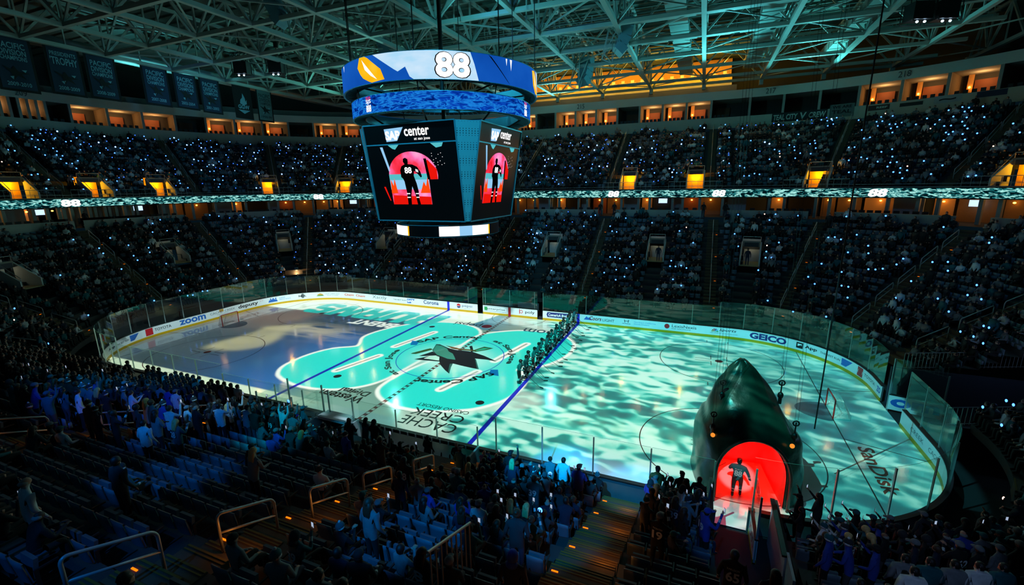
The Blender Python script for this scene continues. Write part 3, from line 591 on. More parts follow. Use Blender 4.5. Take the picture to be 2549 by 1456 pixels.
def tier(name,sa,sb,rows,zf,thick=.25,step=.7,m=conc,skip=None):
    mb=MB(); sv=svals(sa,sb,step)
    for (d0,d1,k) in rows:
        vs=[];fs=[]
        for s in sv:
            z=zf(s,k); zp=zf(s,k-1) if k>0 else z-.45
            p0,_=P(s,d0); p1,_=P(s,d1); vs+=[(p0[0],p0[1],zp),(p0[0],p0[1],z),(p1[0],p1[1],z)]
        for i in range(len(sv)-1):
            c,_=P((sv[i]+sv[i+1])/2,(d0+d1)/2)
            if skip and skip(c[0],c[1],(d0+d1)/2): continue
            a=3*i; fs+= [(a,a+3,a+4,a+1),(a+1,a+4,a+5,a+2)]
        mb.add(vs,fs)
    return struct(mb.build(name,m))
lowz=lambda s,k:tier_z(s,D0+TD*k)
def wscale(s,d): return 1. if abs(s)<HX or HX+RR*PI/2<abs(s)<HX+RR*PI/2+2*HY else (RR+d)/RR
VOM=[1.85,14.35,22.9,-29.6,-22.6,-36.6,-47.6]; UVOM=[9.5,17.8,24.7,29.6,-26.4,-29.8,-34.1,-38.5,-44.6]
def s_at(x,y):
    if abs(x)<=HX: return x if y>0 else (79.54-abs(x))*(1 if x>=0 else -1)
    sx=1 if x>0 else -1; ax=abs(x)
    if abs(y)<=HY: return sx*(HX+RR*PI/2+HY-y)
    if y>0: return sx*(HX+(PI/2-math.atan2(y-HY,ax-HX))*RR)
    return sx*(HX+RR*PI/2+2*HY+math.atan2(-(y+HY),ax-HX)*RR)
def in_vom(x,y,d,V,d0,d1,hw):
    s=s_at(x,y); return d0<d<d1 and any(abs(s-v)*wscale(v,d)<hw for v in V)
rows=[(D0+TD*k,D0+TD*(k+1),k) for k in range(NROW)]
tier('lower_stand_terrace',-79.54,79.54,rows,lowz,skip=lambda x,y,d:in_tunnel(x,y,d) or in_zam(x,y,d) or in_vom(x,y,d,VOM,7.9,11.2,.85),step=.25)
UD0=17.6; UROW=17
def upz(s,k): return 13.35+.6*TD*k
urows=[(UD0+TD*k,UD0+TD*(k+1),k) for k in range(UROW)]
UA,UB=-47.5,40.0
tier('upper_stand_terrace',UA,UB,urows,upz,step=.12,skip=lambda x,y,d:in_vom(x,y,d,UVOM,17.5,20.6,1.0))
def band(name,sa,sb,d0,z0,d1,z1,m,step=.8,gaps=()):
    mb=MB()
    for a,b in runs(sa,sb,gaps):
        sv=svals(a,b,step); vs=[];fs=[]
        for s in sv:
            p0,_=P(s,d0);p1,_=P(s,d1); vs+=[(p0[0],p0[1],z0),(p1[0],p1[1],z1)]
        for i in range(len(sv)-1): fs.append((2*i,2*i+2,2*i+3,2*i+1))
        mb.add(vs,fs)
    return struct(mb.build(name,m))
DE=D0+TD*NROW   # 15.5
# aisle positions (outline arc position), far and curved stands
def sR(a): return 21.95+(90-a)*PI/180*RR
def sL(a): return -(21.95+(a-90)*PI/180*RR)
AIS=[7.4,20.2,-5.0,-20.8,sR(68.6),sR(40),sR(12),sL(131.5),sL(167),-42.4,sL(213)-8.84,sL(240)-8.84,47.5]
NEARA=[79.54-9.6,79.54-16.7,-(79.54-2.0),-(79.54-14.2)]
AW=1.15
# walls of the club level behind the lower stand, open at the aisles
gapsA=[(s-1.15*RR/(RR+15) if abs(s)>21.95 else s-1.15, s+1.15*RR/(RR+15) if abs(s)>21.95 else s+1.15) for s in AIS if -56<s<40]
band('wall_club_parapet',-56,47,DE,9.4,DE,10.95,wallg,gaps=gapsA); band('trim_club_parapet',-56,47,DE-.02,10.95,DE+.22,10.95,cream,gaps=gapsA)
band('floor_club',-58,50,DE,10.12,22.6,10.12,concd); band('wall_club_rear',-58,50,22.5,10.1,22.5,13.3,mat('club wall',(92,100,98),.8,0,.2,.4)); band('ceiling_club',-58,50,17.3,12.42,22.6,12.42,mat('club ceiling',(60,62,60),.9))
ribm=glow_noise('screen ribbon',[(0,6,10),(0,20,26),(30,120,124),(170,236,226),(20,90,96)],(1,1,3.2),1.6,5,1.15,'Object',[.0,.44,.52,.60,.75],1.2)
mb=MB()
wallstrip(mb,-50,41,17.2,17.34,12.46,13.34); rib=mb.build('ribbon_screen',ribm); tag(rib,'long curved ribbon screen of teal waves below the upper stand','ribbon screen')
mb=MB(); wallstrip(mb,-50,41,17.15,17.5,13.34,13.42); wallstrip(mb,-50,41,17.15,17.5,12.38,12.46); part(mb,'screen_frame',darkm,rib)
whiteg=glow('screen white',(255,255,255),1.25)
def ribfn(off): return lambda s,z:(P(s,17.2-off)[0][0],P(s,17.2-off)[0][1],z)
for s0,hs in ((7.9,.75),(20.6,.75),(26.6,.27),(-18.9,.75),(-27.6,.25),(-42.0,.9)):
    mb=MB(); letters(mb,'88',ribfn(.06),s0-hs,s0+hs,12.5,13.3,0,.05,0 if s0<0 else .15); part(mb,'ribbon_number',whiteg,rib)
# front rail of the upper stand
band('trim_upper_front',UA,UB,17.5,13.2,17.5,13.5,cream)
# back of the upper stand: fascia, suites, upper fascia
DS=32.1
band('wall_suite_fascia',-49,41,DS-.05,21.9,DS,23.45,cream); band('trim_suite_ledge',-49,41,DS-.02,23.45,DS+.4,23.45,cream)
band('floor_suites',-49,41,DS,23.0,37,23.0,concd); band('wall_suite_rear',-49,41,36.9,23,36.9,26.4,mat('suite wall',(70,66,60),.8,0,.15,.5)); band('ceiling_suites',-49,41,DS,26.0,37,26.0,mat('suite ceiling',(150,146,136),.9))
band('wall_upper_fascia',-49,41,DS,25.9,DS,27.05,mat('upper fascia',(190,192,184),.7,0,.05)); band('wall_upper_recess',-49,22,DS+1.6,27.0,DS+1.6,28.1,mat('recess',(120,124,120),.8)); band('trim_recess',-49,41,DS,27.05,DS+1.6,27.05,darkm)
band('wall_block',-12,21.5,DS+1.6,28.1,DS+2.2,28.85,wallg); band('wall_upper_back',-52,45,42,26,42,35,mat('back wall',(60,66,64),.9,0,.25,.3))
# golden-lit press level above the far stand
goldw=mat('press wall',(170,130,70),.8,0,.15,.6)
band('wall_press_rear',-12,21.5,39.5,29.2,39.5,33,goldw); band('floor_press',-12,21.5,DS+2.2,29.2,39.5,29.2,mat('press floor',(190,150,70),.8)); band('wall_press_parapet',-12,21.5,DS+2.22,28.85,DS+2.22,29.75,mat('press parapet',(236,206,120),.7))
for x in np.arange(-10,21,3.4):
    l=bpy.data.lights.new('press_lamp','AREA'); l.energy=120; l.size=2.4; l.color=lin(255,186,60)[:3]; o=bpy.data.objects.new('press_lamp',l); COL.objects.link(o); o.location=(x,12.95+37,32.4); o.rotation_euler=(R(15),0,0)
    point('press_front_fill',(float(x),12.95+DS+1.2,30.9),150,(255,176,30),.1)  # unseen lamp added in front to brighten the parapet
for x in np.arange(-10,21,3.4): point('press_front_fill',(float(x),12.95+DS+1.0,30.9),230,(255,200,84),.1)  # further added row, makes the parapet brighter and yellower
for k,x in enumerate(np.arange(-9.5,20.8,1.5)):
    mb=MB(); mb.box((0,0,.75),(1.1,.5,.05)); mb.box((0,.05,1.0),(.5,.05,.4)); mb.box((-.5,0,.38),(.05,.45,.75)); mb.box((.5,0,.38),(.05,.45,.75))
    o=link('press_desk',mb.mesh('press_desk',mat('desk',(210,200,180),.6)),None,(x,12.95+35.4,29.2)); tag(o,'press desk with a monitor on the golden lit level under the roof','desk','press desks on the golden lit level')
# numbers on the fascia
for s0,tx in ((1.7-2.2,'215'),(-12.5,'213'),(22.9,'217'),(25.9,'218'),(-38.0,'209')):
    mb=MB(); hw_=.6/wscale(s0,DS); letters(mb,tx,lambda a,b:(*P(a,DS-.22)[0],b),s0-hw_,s0+hw_,26.15,26.85,0,.01); o=struct(mb.build('trim_section_number',mat('number grey',(70,74,76),.6)))
# suites: columns, sconces, fronts
sconce=glow('glow sconce',(255,160,50),14.0,True); suitew=mat('suite orange wall',(120,62,28),.7,0,.2,.8); suitep=mat('suite panel',(206,150,84),.7,0,.1); seatdk=mat('suite seat',(14,15,18),.6)
k=0; s=-48.0
suite_s=[]
while s<39:
    stepS=3.4 if abs(s)<22 else 3.4*RR/(RR+33)*1.25
    suite_s.append((s,s+stepS)); s+=stepS
colm=mat('suite column',(140,142,134),.7)
def radial(s,d): p,n=P(s,d); return p,n,math.atan2(n[1],n[0])
for i,(a,b) in enumerate(suite_s):
    p,n,an=radial(a,DS+.2); mb=MB(); mb.box((p[0],p[1],24.7),(.35,.3,2.5),an); o=struct(mb.build('pillar',colm))
    mid=(a+b)/2; x,y=P(mid,DS)[0]
    open_deck= 22.2<mid<25.0
    p0,n,an=radial(a,DS+2.4); mb=MB(); mb.box((p0[0],p0[1],24.6),(4.6,.12,2.9),an); struct(mb.build('wall_suite_partition',mat('suite partition',(120,104,84),.8)))
    lit=not open_deck and (i%4!=2)
    if mid>25: lit=mid<27.6
    p1,n,an=radial(mid,DS+4.4)
    if not open_deck:
        mb=MB(); mb.box((p1[0],p1[1],24.4),(.1,1.9,1.9),an); struct(mb.build('wall_suite_panel',suitew))
    if lit:
        q,_,_=radial(a+(b-a)*.22,DS+4.3); mb=MB(); mb.box((q[0],q[1],24.9),(.1,.5,2.4),an); struct(mb.build('wall_suite_light_panel',suitep))
        q,_,_=radial(a+(b-a)*.22,DS+4.1); mb=MB(); mb.ell((q[0],q[1],24.6),(.12,.12,.13),8,5); o=mb.build('wall_sconce',sconce); tag(o,'small warm wall lamp glowing inside an upper suite','wall lamp','warm wall lamps in the upper suites')
        point('suite_lamp',(float(p1[0]-n[0]*1.4),float(p1[1]-n[1]*1.4),25.3),120 if mid<29 else 120,(255,190,116),.15)
    for kk in range(5):
        f=.16+.17*kk; q,n2,an2=radial(a+(b-a)*f,DS+.75)
        if open_deck: continue
        mb=MB(); mb.box((q[0],q[1],23.35),(.45,.42,.12),an2); mb.box((q[0]+n2[0]*.22,q[1]+n2[1]*.22,23.65),(.1,.42,.6),an2)
        o=mb.build('suite_chair',seatdk); tag(o,'black chair on the front ledge of an upper suite','chair','black chairs in the upper suites')
# club level rooms under the ribbon: columns, lit doors, white panels, chairs
clubw=mat('club white panel',(150,160,160),.7,0,.08); clubo=mat('club warm wall',(190,146,96),.7,0,.15,.7); clubd=mat('club dark',(24,24,26),.8)
tv=glow('screen tv',(190,220,255),1.4)
s=-54.; i=0
while s<39:
    k=1 if abs(s)<22 else RR/(RR+19)*1.15; wd=[2.2,1.4,2.8,1.2,2.0,2.6][i%6]*k; kind=[0,1,2,0,3,1][i%6]
    ga=any(abs(s+wd/2-g)<(wd/2+.9*k) for g in AIS)
    if ga: kind=4
    p,n,an=radial(s+wd/2,19.2 if kind in(0,) else 21.2); mb=MB(); L_=wd*(1 if abs(s)<22 else (RR+20)/RR)
    mb.box((p[0],p[1],11.25),(.1,L_*.94,2.3),an); struct(mb.build('wall_club_panel',[clubw,clubo,clubd,suitew,mat('club brown',(120,92,62),.8)][kind]))
    if kind in (1,3,4):
        q,n,_=radial(s+wd/2,19.6); point('club_lamp',(float(q[0]),float(q[1]),12.1),20 if kind==4 else 34,(255,184,100),.12)
        q,n,_=radial(s+wd/2,20.9); mb=MB(); mb.ell((q[0],q[1],12.0),(.12,.12,.08),8,4); o=mb.build('ceiling_lamp',sconce); tag(o,'small warm lamp glowing on the club level below the ribbon screen','ceiling lamp','warm lamps on the club level')
    if i%12==2:
        q,n,an=radial(s+wd/2,20.6); mb=MB(); mb.box((q[0],q[1],11.9),(.06,1.1,.6),an); o=mb.build('television',tv); tag(o,'television glowing on the club level below the ribbon screen','television','televisions on the club level')
    if kind!=4:
        for kk in range(int(L_/.75)):
            q,n2,an2=radial(s+wd*(kk+.5)/max(1,int(L_/.75)),DE+.75); mb=MB(); mb.box((q[0],q[1],10.5),(.5,.5,.14),an2); mb.box((q[0]+n2[0]*.25,q[1]+n2[1]*.25,10.85),(.1,.5,.65),an2); mb.box((q[0],q[1],10.25),(.1,.1,.4),an2)
            o=mb.build('club_chair',seatdk); tag(o,'black padded chair behind the club level parapet','chair','black chairs on the club level')
    p,n,an=radial(s,17.7); mb=MB(); mb.box((p[0],p[1],11.3),(.3,.3,2.3),an); struct(mb.build('pillar',colm))
    s+=wd; i+=1
# ------------------------------------------------------------------ stairs
def stairs(s,da,db,zf,label,grp,w=AW,lights=True,near=False):
    root=empty('stair_aisle'); tag(root,label,'stairs',grp)
    p,n=P(s,0); tx,ty=n[1],-n[0]; mb=MB(); mn=MB(); ml=MB(); nst=int(round((db-da)/(TD/2)))
    for k in range(nst):
        d=da+k*TD/2+TD/4; z=zf(s,0,d)
        q=p+n*d; an=math.atan2(n[1],n[0])
        mb.box((q[0],q[1],z-.28),(TD/2+.01,w,.6),an)
        e=q-n*(TD/4-.03); mn.box((e[0],e[1],z+.026),(.045,w-.02,.012),an)
        if near: e=q-n*(TD/4-.12); mn.box((e[0],e[1],z+.026),(.03,w-.02,.012),an)
        if lights and k%(4 if near else 8)==1:
            e=q+n*.02+np.array((tx,ty))*(w/2-.16)*(1 if near else (1 if k%8==1 else -1)); ml.box((e[0],e[1],z+.035),(.035,.17,.02),an)
    part(mb,'steps',stairm,root); part(mn,'nosing',nose,root)
    if ml.v: part(ml,'step_lights',orange,root,'amber step lights')
    return root
zt=lambda s,_,d: tier_z(s,D0+TD*math.floor((d-D0)/TD+1e-6))+ (0.25*((d-D0)/TD%1>.5)) + .01
zu=lambda s,_,d: 13.35+.6*TD*math.floor((d-UD0)/TD+1e-6)+(.25*((d-UD0)/TD%1>.5))+.01
def rail(pts,label,grp,r=.022,mid=True,m=None,post_n=2,h=.45):
    """handrail: two tubes on end posts; pts = (foot, foot) of the run"""
    a,b=Vector(pts[0]),Vector(pts[1]); H=Vector((0,0,.92)); o0=(a+b)/2; mb=MB(); a,b=a-o0,b-o0; d=(b-a).normalized()
    mb.tube([a,a+H*.9,a+H+d*.06,b+H-d*.06,b+H*.9,b],r,6)
    if mid: mb.tube([a+H*h,b+H*h],r*.85,6)
    o=link('handrail',mb.mesh('handrail',m or steel,True),None,o0); tag(o,label,'handrail',grp); return o
def aisle_rails(s,zf,da,db,label,grp,every=1.7,ln=1.35,off=0,r=.03):
    p,n=P(s,0); t=np.array((n[1],-n[0])); d=da
    while d+ln<db:
        a=p+n*d+t*off; b=p+n*(d+ln)+t*off
        rail([(a[0],a[1],zf(s,0,d)),(b[0],b[1],zf(s,0,d+ln))],label,grp,r); d+=every
where={0:'far'}
def side_of(s): return 'behind the far side boards' if abs(s)<22 else ('at the right end' if s>0 else 'at the left end')
for s in AIS:
    stairs(s,D0,DE,zt,'brown stair aisle of the lower stand %s'%side_of(s),'stair aisles in the lower stand')
    aisle_rails(s,zt,D0+1.2,DE,'steel handrail on a lower stand aisle %s'%side_of(s),'handrails in the lower stand aisles %s'%side_of(s),2.3,1.75,0,.035)
UAIS=[-6.2,7.1,19.5,sR(66),sR(32),sL(131),sL(145)-.6,sL(168),-38.2]
UAIS=[-6.2,7.1,19.5,sR(70),sR(48),-20.5,sL(123),sL(141),sL(163),-41.5]
for s in UAIS:
    stairs(s,UD0,UD0+TD*UROW,zu,'narrow stair aisle of the upper stand','stair aisles in the upper stand',w=1.0,lights=False)
    aisle_rails(s,zu,UD0+1.5,UD0+TD*UROW,'thin handrail on an upper stand aisle %s'%side_of(s),'handrails in the upper stand aisles',2.6,2.3,0,.03)
NL=['near stair aisle with amber step lights left of the empty seat rows','x']
names={NEARA[0]:'wide near stair aisle with tall handrails, amber step lights, lower left foreground',NEARA[1]:'wide foreground stair aisle with amber lit steps left of the shark head tunnel',NEARA[2]:'dark near stair aisle beside the glass walled penalty boxes',NEARA[3]:'dark near stair aisle far to the left in the near stand'}
for s in NEARA:
    stairs(s,D0,DE,zt,names[s],'stair aisles in the near stand',w=1.5 if s==NEARA[1] else 1.25,near=True)
for s in NEARA[:3]:
    for d in (3,5.4,8,10.6,13):
        p,n=P(s,d); point('step_lamp',(float(p[0]+.4),float(p[1]),float(tier_z(s,d)+.45)),(6.5 if s==NEARA[1] else 3.2),(255,150,60),.05)
for d in (4.75,7.35,9.35,11.75,14.2):
    x=9.62; za=tier_z(69.9,d); zb=tier_z(69.9,d+1.35); mb=MB(); o0=Vector((x,-12.95-d,za)); a=Vector((0,0,0)); b=Vector((0,-1.35,zb-za)); H=Vector((0,0,.95)); e=(b-a).normalized()
    arcp=lambda c,u,v,r:[c+u*r*(1-math.cos(t))+v*r*math.sin(t) for t in np.linspace(0,PI/2,5)]
    rr=.14; pts=[a]+[a+H-Vector((0,0,rr))+Vector((0,0,rr*math.sin(t)))+e*rr*(1-math.cos(t)) for t in np.linspace(0,PI/2,6)]+[b+H-Vector((0,0,rr))+Vector((0,0,rr*math.sin(t)))-e*rr*(1-math.cos(t)) for t in np.linspace(PI/2,0,6)]+[b]
    mb.tube(pts,.032,10); mb.tube([a+H*.5,b+H*.5],.028,8)
    o=link('handrail',mb.mesh('handrail',steel,True),None,o0); tag(o,'rounded two bar handrail of the foreground aisle, %s'%{5:'nearest the ice',7:'second from the ice',9:'third from the ice',12:'fourth from the ice',14:'nearest the camera'}[round(d)],'handrail','tall handrails of the foreground aisle')
for (x,d0,d1) in ((-1.9,8.3,9.9),(-2.5,4.9,6.5),(-13.9,6.1,7.7),(-14.2,3,4.6),(-1.7,11.4,13)):
    s=-(79.54+x); za=tier_z(s,d0); zb=tier_z(s,d1); rail([(x,-12.95-d0,za),(x,-12.95-d1,zb)],'steel handrail in the dark near stand, %s aisle'%('penalty box' if x>-5 else 'far left'),'handrails at the left of the near stand',.03)
mb=MB(); 
for k in range(9): mb.tube([(14.6+.0*k,-12.95-10.9-k*.19,5.35+k*.08),(14.6,-12.95-10.9-k*.19,6.75+k*.08)],.02,5)
mb.tube([(14.6,-23.8,6.75),(14.6,-25.45,7.4)],.03,8); mb.tube([(14.6,-23.8,5.5),(14.6,-25.45,6.1)],.022,8)
tag(mb.build('picket_rail',steel),'grey picket railing at the bottom edge of the view','railing')
# ------------------------------------------------------------------ vomitories
whitep=mat('portal white',(176,180,176),.7,0,.06); goldlit=mat('portal gold',(236,176,40),.7,0,.1)
def vomitory(s,d0,d1,zfun,w,wm,label,cat_,grp,lit=None,name='entrance_portal'):
    p,n=P(s,0); t=np.array((n[1],-n[0])); an=math.atan2(n[1],n[0]); root=empty(name,(float(p[0]+n[0]*d0),float(p[1]+n[1]*d0),float(zfun(d0)))); tag(root,label,cat_,grp); inv=Matrix.Translation(-Vector(root.location))
    zb=zfun(d0); zt_=zfun(d1)+.9
    for c in (-1,1):
        mb=MB()
        q0=p+n*d0+t*c*w/2; q1=p+n*d1+t*c*w/2
        for (ya,yb) in ((0,.12),):
            o=t*c*.12
            mb.add([(q0[0],q0[1],zb),(q1[0],q1[1],zb),(q1[0],q1[1],zt_),(q0[0],q0[1],zfun(d0)+.75),(q0[0]+o[0],q0[1]+o[1],zb),(q1[0]+o[0],q1[1]+o[1],zb),(q1[0]+o[0],q1[1]+o[1],zt_),(q0[0]+o[0],q0[1]+o[1],zfun(d0)+.75)],[(0,1,2,3),(7,6,5,4),(3,2,6,7),(0,3,7,4),(1,5,6,2),(0,4,5,1)])
        ob=mb.build('side_wall',whitep,root); ob.data.transform(inv)
    mb=MB(); c=p+n*(d1-.1); mb.box((c[0],c[1],zt_-.2),(.12,w,.6),an); ob=mb.build('header_panel',whitep if lit is None else mat('portal header',(120,118,108),.8),root); ob.data.transform(inv)
    mb=MB(); c=p+n*(d1-.18); mb.box((c[0],c[1],zt_-.28),(.04,w*.8,.45),an); ob=mb.build('sign',mat('portal sign',(20,30,44),.5),root); ob.data.transform(inv)
    mb=MB(); c=p+n*(d1+.9); mb.box((c[0],c[1],zb+1.2),(.1,w,2.6),an); ob=mb.build('inner_wall',wm,root); ob.data.transform(inv)
    mb=MB(); c=p+n*((d0+d1)/2+.4); mb.box((c[0],c[1],zb+.02),(d1-d0+1.2,w,.05),an); ob=mb.build('portal_floor',mat('portal floor',(150,130,90),.8),root); ob.data.transform(inv)
    mb=MB(); q=[p+n*d0-t*w/2,p+n*d1-t*w/2,p+n*d1+t*w/2,p+n*d0+t*w/2]; hh=[zfun(d0)+1.0,zt_+.55,zt_+.55,zfun(d0)+1.0]
    for k in range(4):
        a=q[k]; mb.tube([(a[0],a[1],hh[k]-.6),(a[0],a[1],hh[k])],.025,5)
        if k<3: b=q[k+1]; mb.tube([(a[0],a[1],hh[k]),(b[0],b[1],hh[k+1])],.03,5)
    ob=mb.build('guard_rail',steel,root); ob.data.transform(inv)
    if lit: c=p+n*(d1+.2); point('portal_lamp',(float(c[0]),float(c[1]),float(zb+1.6)),lit[0],lit[1],.1)
    return root
for s in VOM: vomitory(s,8.1,10.4,lambda d:tier_z(0,d),1.7,whitep,'white walled entrance portal in the lower stand %s'%side_of(s),'portal','entrance portals in the lower stand',(9,(200,190,160)))
for s in UVOM: vomitory(s,17.65,20.1,lambda d:13.35+.6*(d-17.6),1.9 if abs(s)<22 else 2.2,goldlit,'golden lit entrance portal in the upper stand %s'%side_of(s),'portal','golden entrance portals in the upper stand',(150,(255,176,30)))
# guard rails along the upper front
for s in UVOM:
    p,n=P(s,17.55); t=np.array((n[1],-n[0])); mb=MB(); L=3.1; a=p-t*L; b=p+t*L
    mb.tube([(a[0],a[1],13.4),(a[0],a[1],14.35),(b[0],b[1],14.35),(b[0],b[1],13.4)],.03,6); mb.tube([(a[0],a[1],13.85),(b[0],b[1],13.85)],.015,5)
    for k in range(1,9): c=a+(b-a)*k/9; mb.tube([(c[0],c[1],13.4),(c[0],c[1],14.35)],.018,5)
    tag(mb.build('guard_rail',steel,None),'steel guard rail before a golden entrance portal on the upper stand','railing','guard rails along the upper stand front')
# small wall rail between
mb=MB(); mb.tube([(*P(s,17.5)[0],13.75) for s in svals(UA,UB,1.)],.02,5); tag(mb.build('front_rail',steel),'thin rail running along the front of the upper stand','railing')
# ------------------------------------------------------------------ tunnel for the shark head, right end gate
mb=MB(); mb.box((20.0,-12.95-4.3,1.1),(.12,8.3,2.2)); struct(mb.build('wall_tunnel_left',concd)); mb=MB(); mb.box((22.38,-12.95-4.3,.9),(.12,8.3,1.8)); struct(mb.build('wall_tunnel_right',concd))
mb=MB(); mb.box((21.15,-12.95-8.4,1.9),(2.4,.15,3.8)); struct(mb.build('wall_tunnel_end',concd)); mb=MB(); mb.box((21.15,-12.95-4.3,.01),(2.25,8.2,.03)); struct(mb.build('floor_tunnel',mat('rubber mat',(28,30,30),.9)))
g=empty('rink_door',(21.52,-13.1,0)); tag(g,'open white rink door with red lettering and glass, at the tunnel of the shark head','rink door')
mb=MB(); mb.box((.1,-.85,.55),(.1,1.7,1.05),0); part(mb,'door_panel',white,g); mb=MB(); mb.box((.1,-.85,1.1),(.14,1.74,.06)); part(mb,'door_cap',capm,g)
mb=MB(); mb.box((.1,-.85,.12),(.12,1.7,.2)); part(mb,'kick_strip',yellow,g)
mb=MB(); letters(mb,'COCA',lambda a,b:(.043,-.15-a*1.3,.4+b*.45),1,0,0,1,0,.02); part(mb,'door_lettering',AD['r'],g)
mb=MB(); mb.box((.1,-.85,2.0),(.015,1.6,1.7)); part(mb,'door_glass',GLASS,g)
mb=MB(); mb.box((.1,-.02,1.5),(.07,.07,3.0)); mb.box((.1,-1.68,1.5),(.07,.07,2.8)); part(mb,'door_post',postm,g)
mb=MB(); mb.box((22.25,-14.95,1.0),(.08,3.0,2.0)); mb.box((22.2,-14.95,2.03),(.16,3.0,.08),mi=1); mb.box((22.3,-16.9,1.35),(.08,1.2,1.5))
tag(mb.build('partition_panel',[mat('partition white',(214,218,226),.6,0,.05),capm]),'tall white partition along the tunnel behind the shark head','partition')
# right end gate
g=empty('rink_door',(30.5,1.55,0)); tag(g,'open resurfacer gate with blue lettering at the right end of the rink','rink door')
mb=MB(); mb.box((1.2,-.3,.6),(2.5,.1,.95),R(-14)); part(mb,'gate_panel',white,g); mb=MB(); mb.box((1.2,-.3,1.1),(2.5,.14,.06),R(-14)); part(mb,'gate_cap',capm,g)
mb=MB(); 
def gf(a,b):
    c=Vector((1.2,-.3,0))+Matrix.Rotation(R(-14),3,'Z')@Vector((-1.15+a*2.3,-.06,.35+b*.55)); return tuple(c)
letters(mb,'om',gf,0,1,0,1,0,.04); part(mb,'gate_lettering',AD['b'],g)
mb=MB(); mb.box((1.2,-.3,2.3),(2.5,.02,2.3),R(-14)); part(mb,'gate_glass',GLASS,g); mb=MB(); mb.box((.0,0,1.7),(.09,.09,3.5)); mb.box((2.4,-.6,1.7),(.07,.07,2.4)); part(mb,'gate_post',postm,g)
struct(MB().box((36,2.7,1.2),(10.5,.25,2.6)).build('wall_gate_tunnel',mat('tunnel wall',(40,48,62),.8))); struct(MB().box((36,-3.0,.75),(10.5,.25,1.7)).build('wall_gate_tunnel_near',mat('tunnel wall',(40,48,62),.8)))
def picket(name,a,b,h,n,label):
    a,b=Vector(a),Vector(b); mb=MB(); H=Vector((0,0,h)); mb.tube([a+H,b+H],.025,6); mb.tube([a+Vector((0,0,.08)),b+Vector((0,0,.08))],.02,6)
    for k in range(n+1):
        c=a+(b-a)*k/n; mb.tube([c,c+H],.016,5)
    return tag(mb.build(name,steel),label,'railing')
picket('picket_rail',(31.3,2.7,2.45),(40.5,5.2,2.9),1.05,44,'long white picket railing over the dark gate tunnel at the right')
picket('picket_rail',(31.4,-3,1.55),(38,-1.0,1.9),1.0,30,'lower picket railing on the near side of the gate tunnel at the right')
# far-left gate behind the glass with crowd barriers and a bright lamp
struct(MB().box((-33.5,15.2,1.0),(5,.2,1.4),R(-42)).build('wall_left_gate',concd))
for k in range(5):
    a=(-37.5+k*2.1,10.8+k*1.55,1.6); picket('crowd_barrier',a,(a[0]+1.9,a[1]+1.4,1.6),1.0,12,'white crowd barrier behind the far left corner glass, piece %s'%(['beside the stand','next along','in the middle','near the lamp','under the bright lamp'][k]))
lp=empty('flood_lamp',(-31.4,13.1,2.55)); tag(lp,'bright warm flood lamp on a stand behind the far left corner glass','lamp')
mb=MB(); mb.tube([(0,0,-2.5),(0,0,0)],.04,6); mb.box((0,0,.1),(.3,.2,.25)); part(mb,'lamp_stand',darkm,lp); mb=MB(); mb.ell((.12,-.12,.1),(.13,.13,.13),10,6); part(mb,'bulb',glow('glow flood bulb',(255,214,150),60),lp)
spot('flood_light',(-31.3,12.9,2.7),(-24,7,0),900,(255,196,140),80,.9,.12)
point('flood_spill',(-31.3,13.0,3.0),120,(255,190,120),.1)
# ------------------------------------------------------------------ hanging scoreboard
SBX,SBY=.2,.3
sb=empty('scoreboard',(SBX,SBY,11)); tag(sb,'large four sided hanging scoreboard with two blue ring screens above','scoreboard'); INV=Matrix.Translation(-Vector(sb.location))
def spart(mb,name,mats,label=None,parent=None,smooth=False):
    o=mb.build(name,mats,parent or sb,smooth); 
    if parent is None: o.data.transform(INV)
    if label: o['label']=label
    return o
frame_m=mat('scoreboard frame',(70,150,170),.45,.3,.1,3); screenblk=mat('screen black',(6,7,10),.3,0,0)
TOP=(3.65,4.89,18.23); BOT=(3.64,3.87,11.70)
def face(k,s,t,off=0.):
    a=TOP[0]+(BOT[0]-TOP[0])*t; b=TOP[1]+(BOT[1]-TOP[1])*t+off; z=TOP[2]+(BOT[2]-TOP[2])*t
    x,y=(2*s-1)*a,-b; an=k*PI/2; return (SBX+x*math.cos(an)-y*math.sin(an),SBY+x*math.sin(an)+y*math.cos(an),z)
red_n=glow_noise('screen arch',[(230,20,30),(255,60,90),(255,120,190),(255,200,225)],(1,1,1),.55,3,1.05,pos=[.3,.45,.58,.8])
art={'w':glow('screen art white',(255,255,255),1.2),'l':glow('screen art pale blue',(150,205,245),1.0),'k':glow('screen art black',(4,5,8),.5),'o':glow('screen art orange',(255,70,10),1.1),'r':glow('screen art red',(225,20,10),1.1),'c':glow('screen art cyan',(90,200,210),.9),'y':glow('screen art yellow',(255,190,10),1.0),'b':glow('screen art blue',(20,90,180),.9),'d':glow('screen art dark',(10,14,20),1)}
AK=list(art); AM=[art[k] for k in AK]; AI={k:i for i,k in enumerate(AK)}
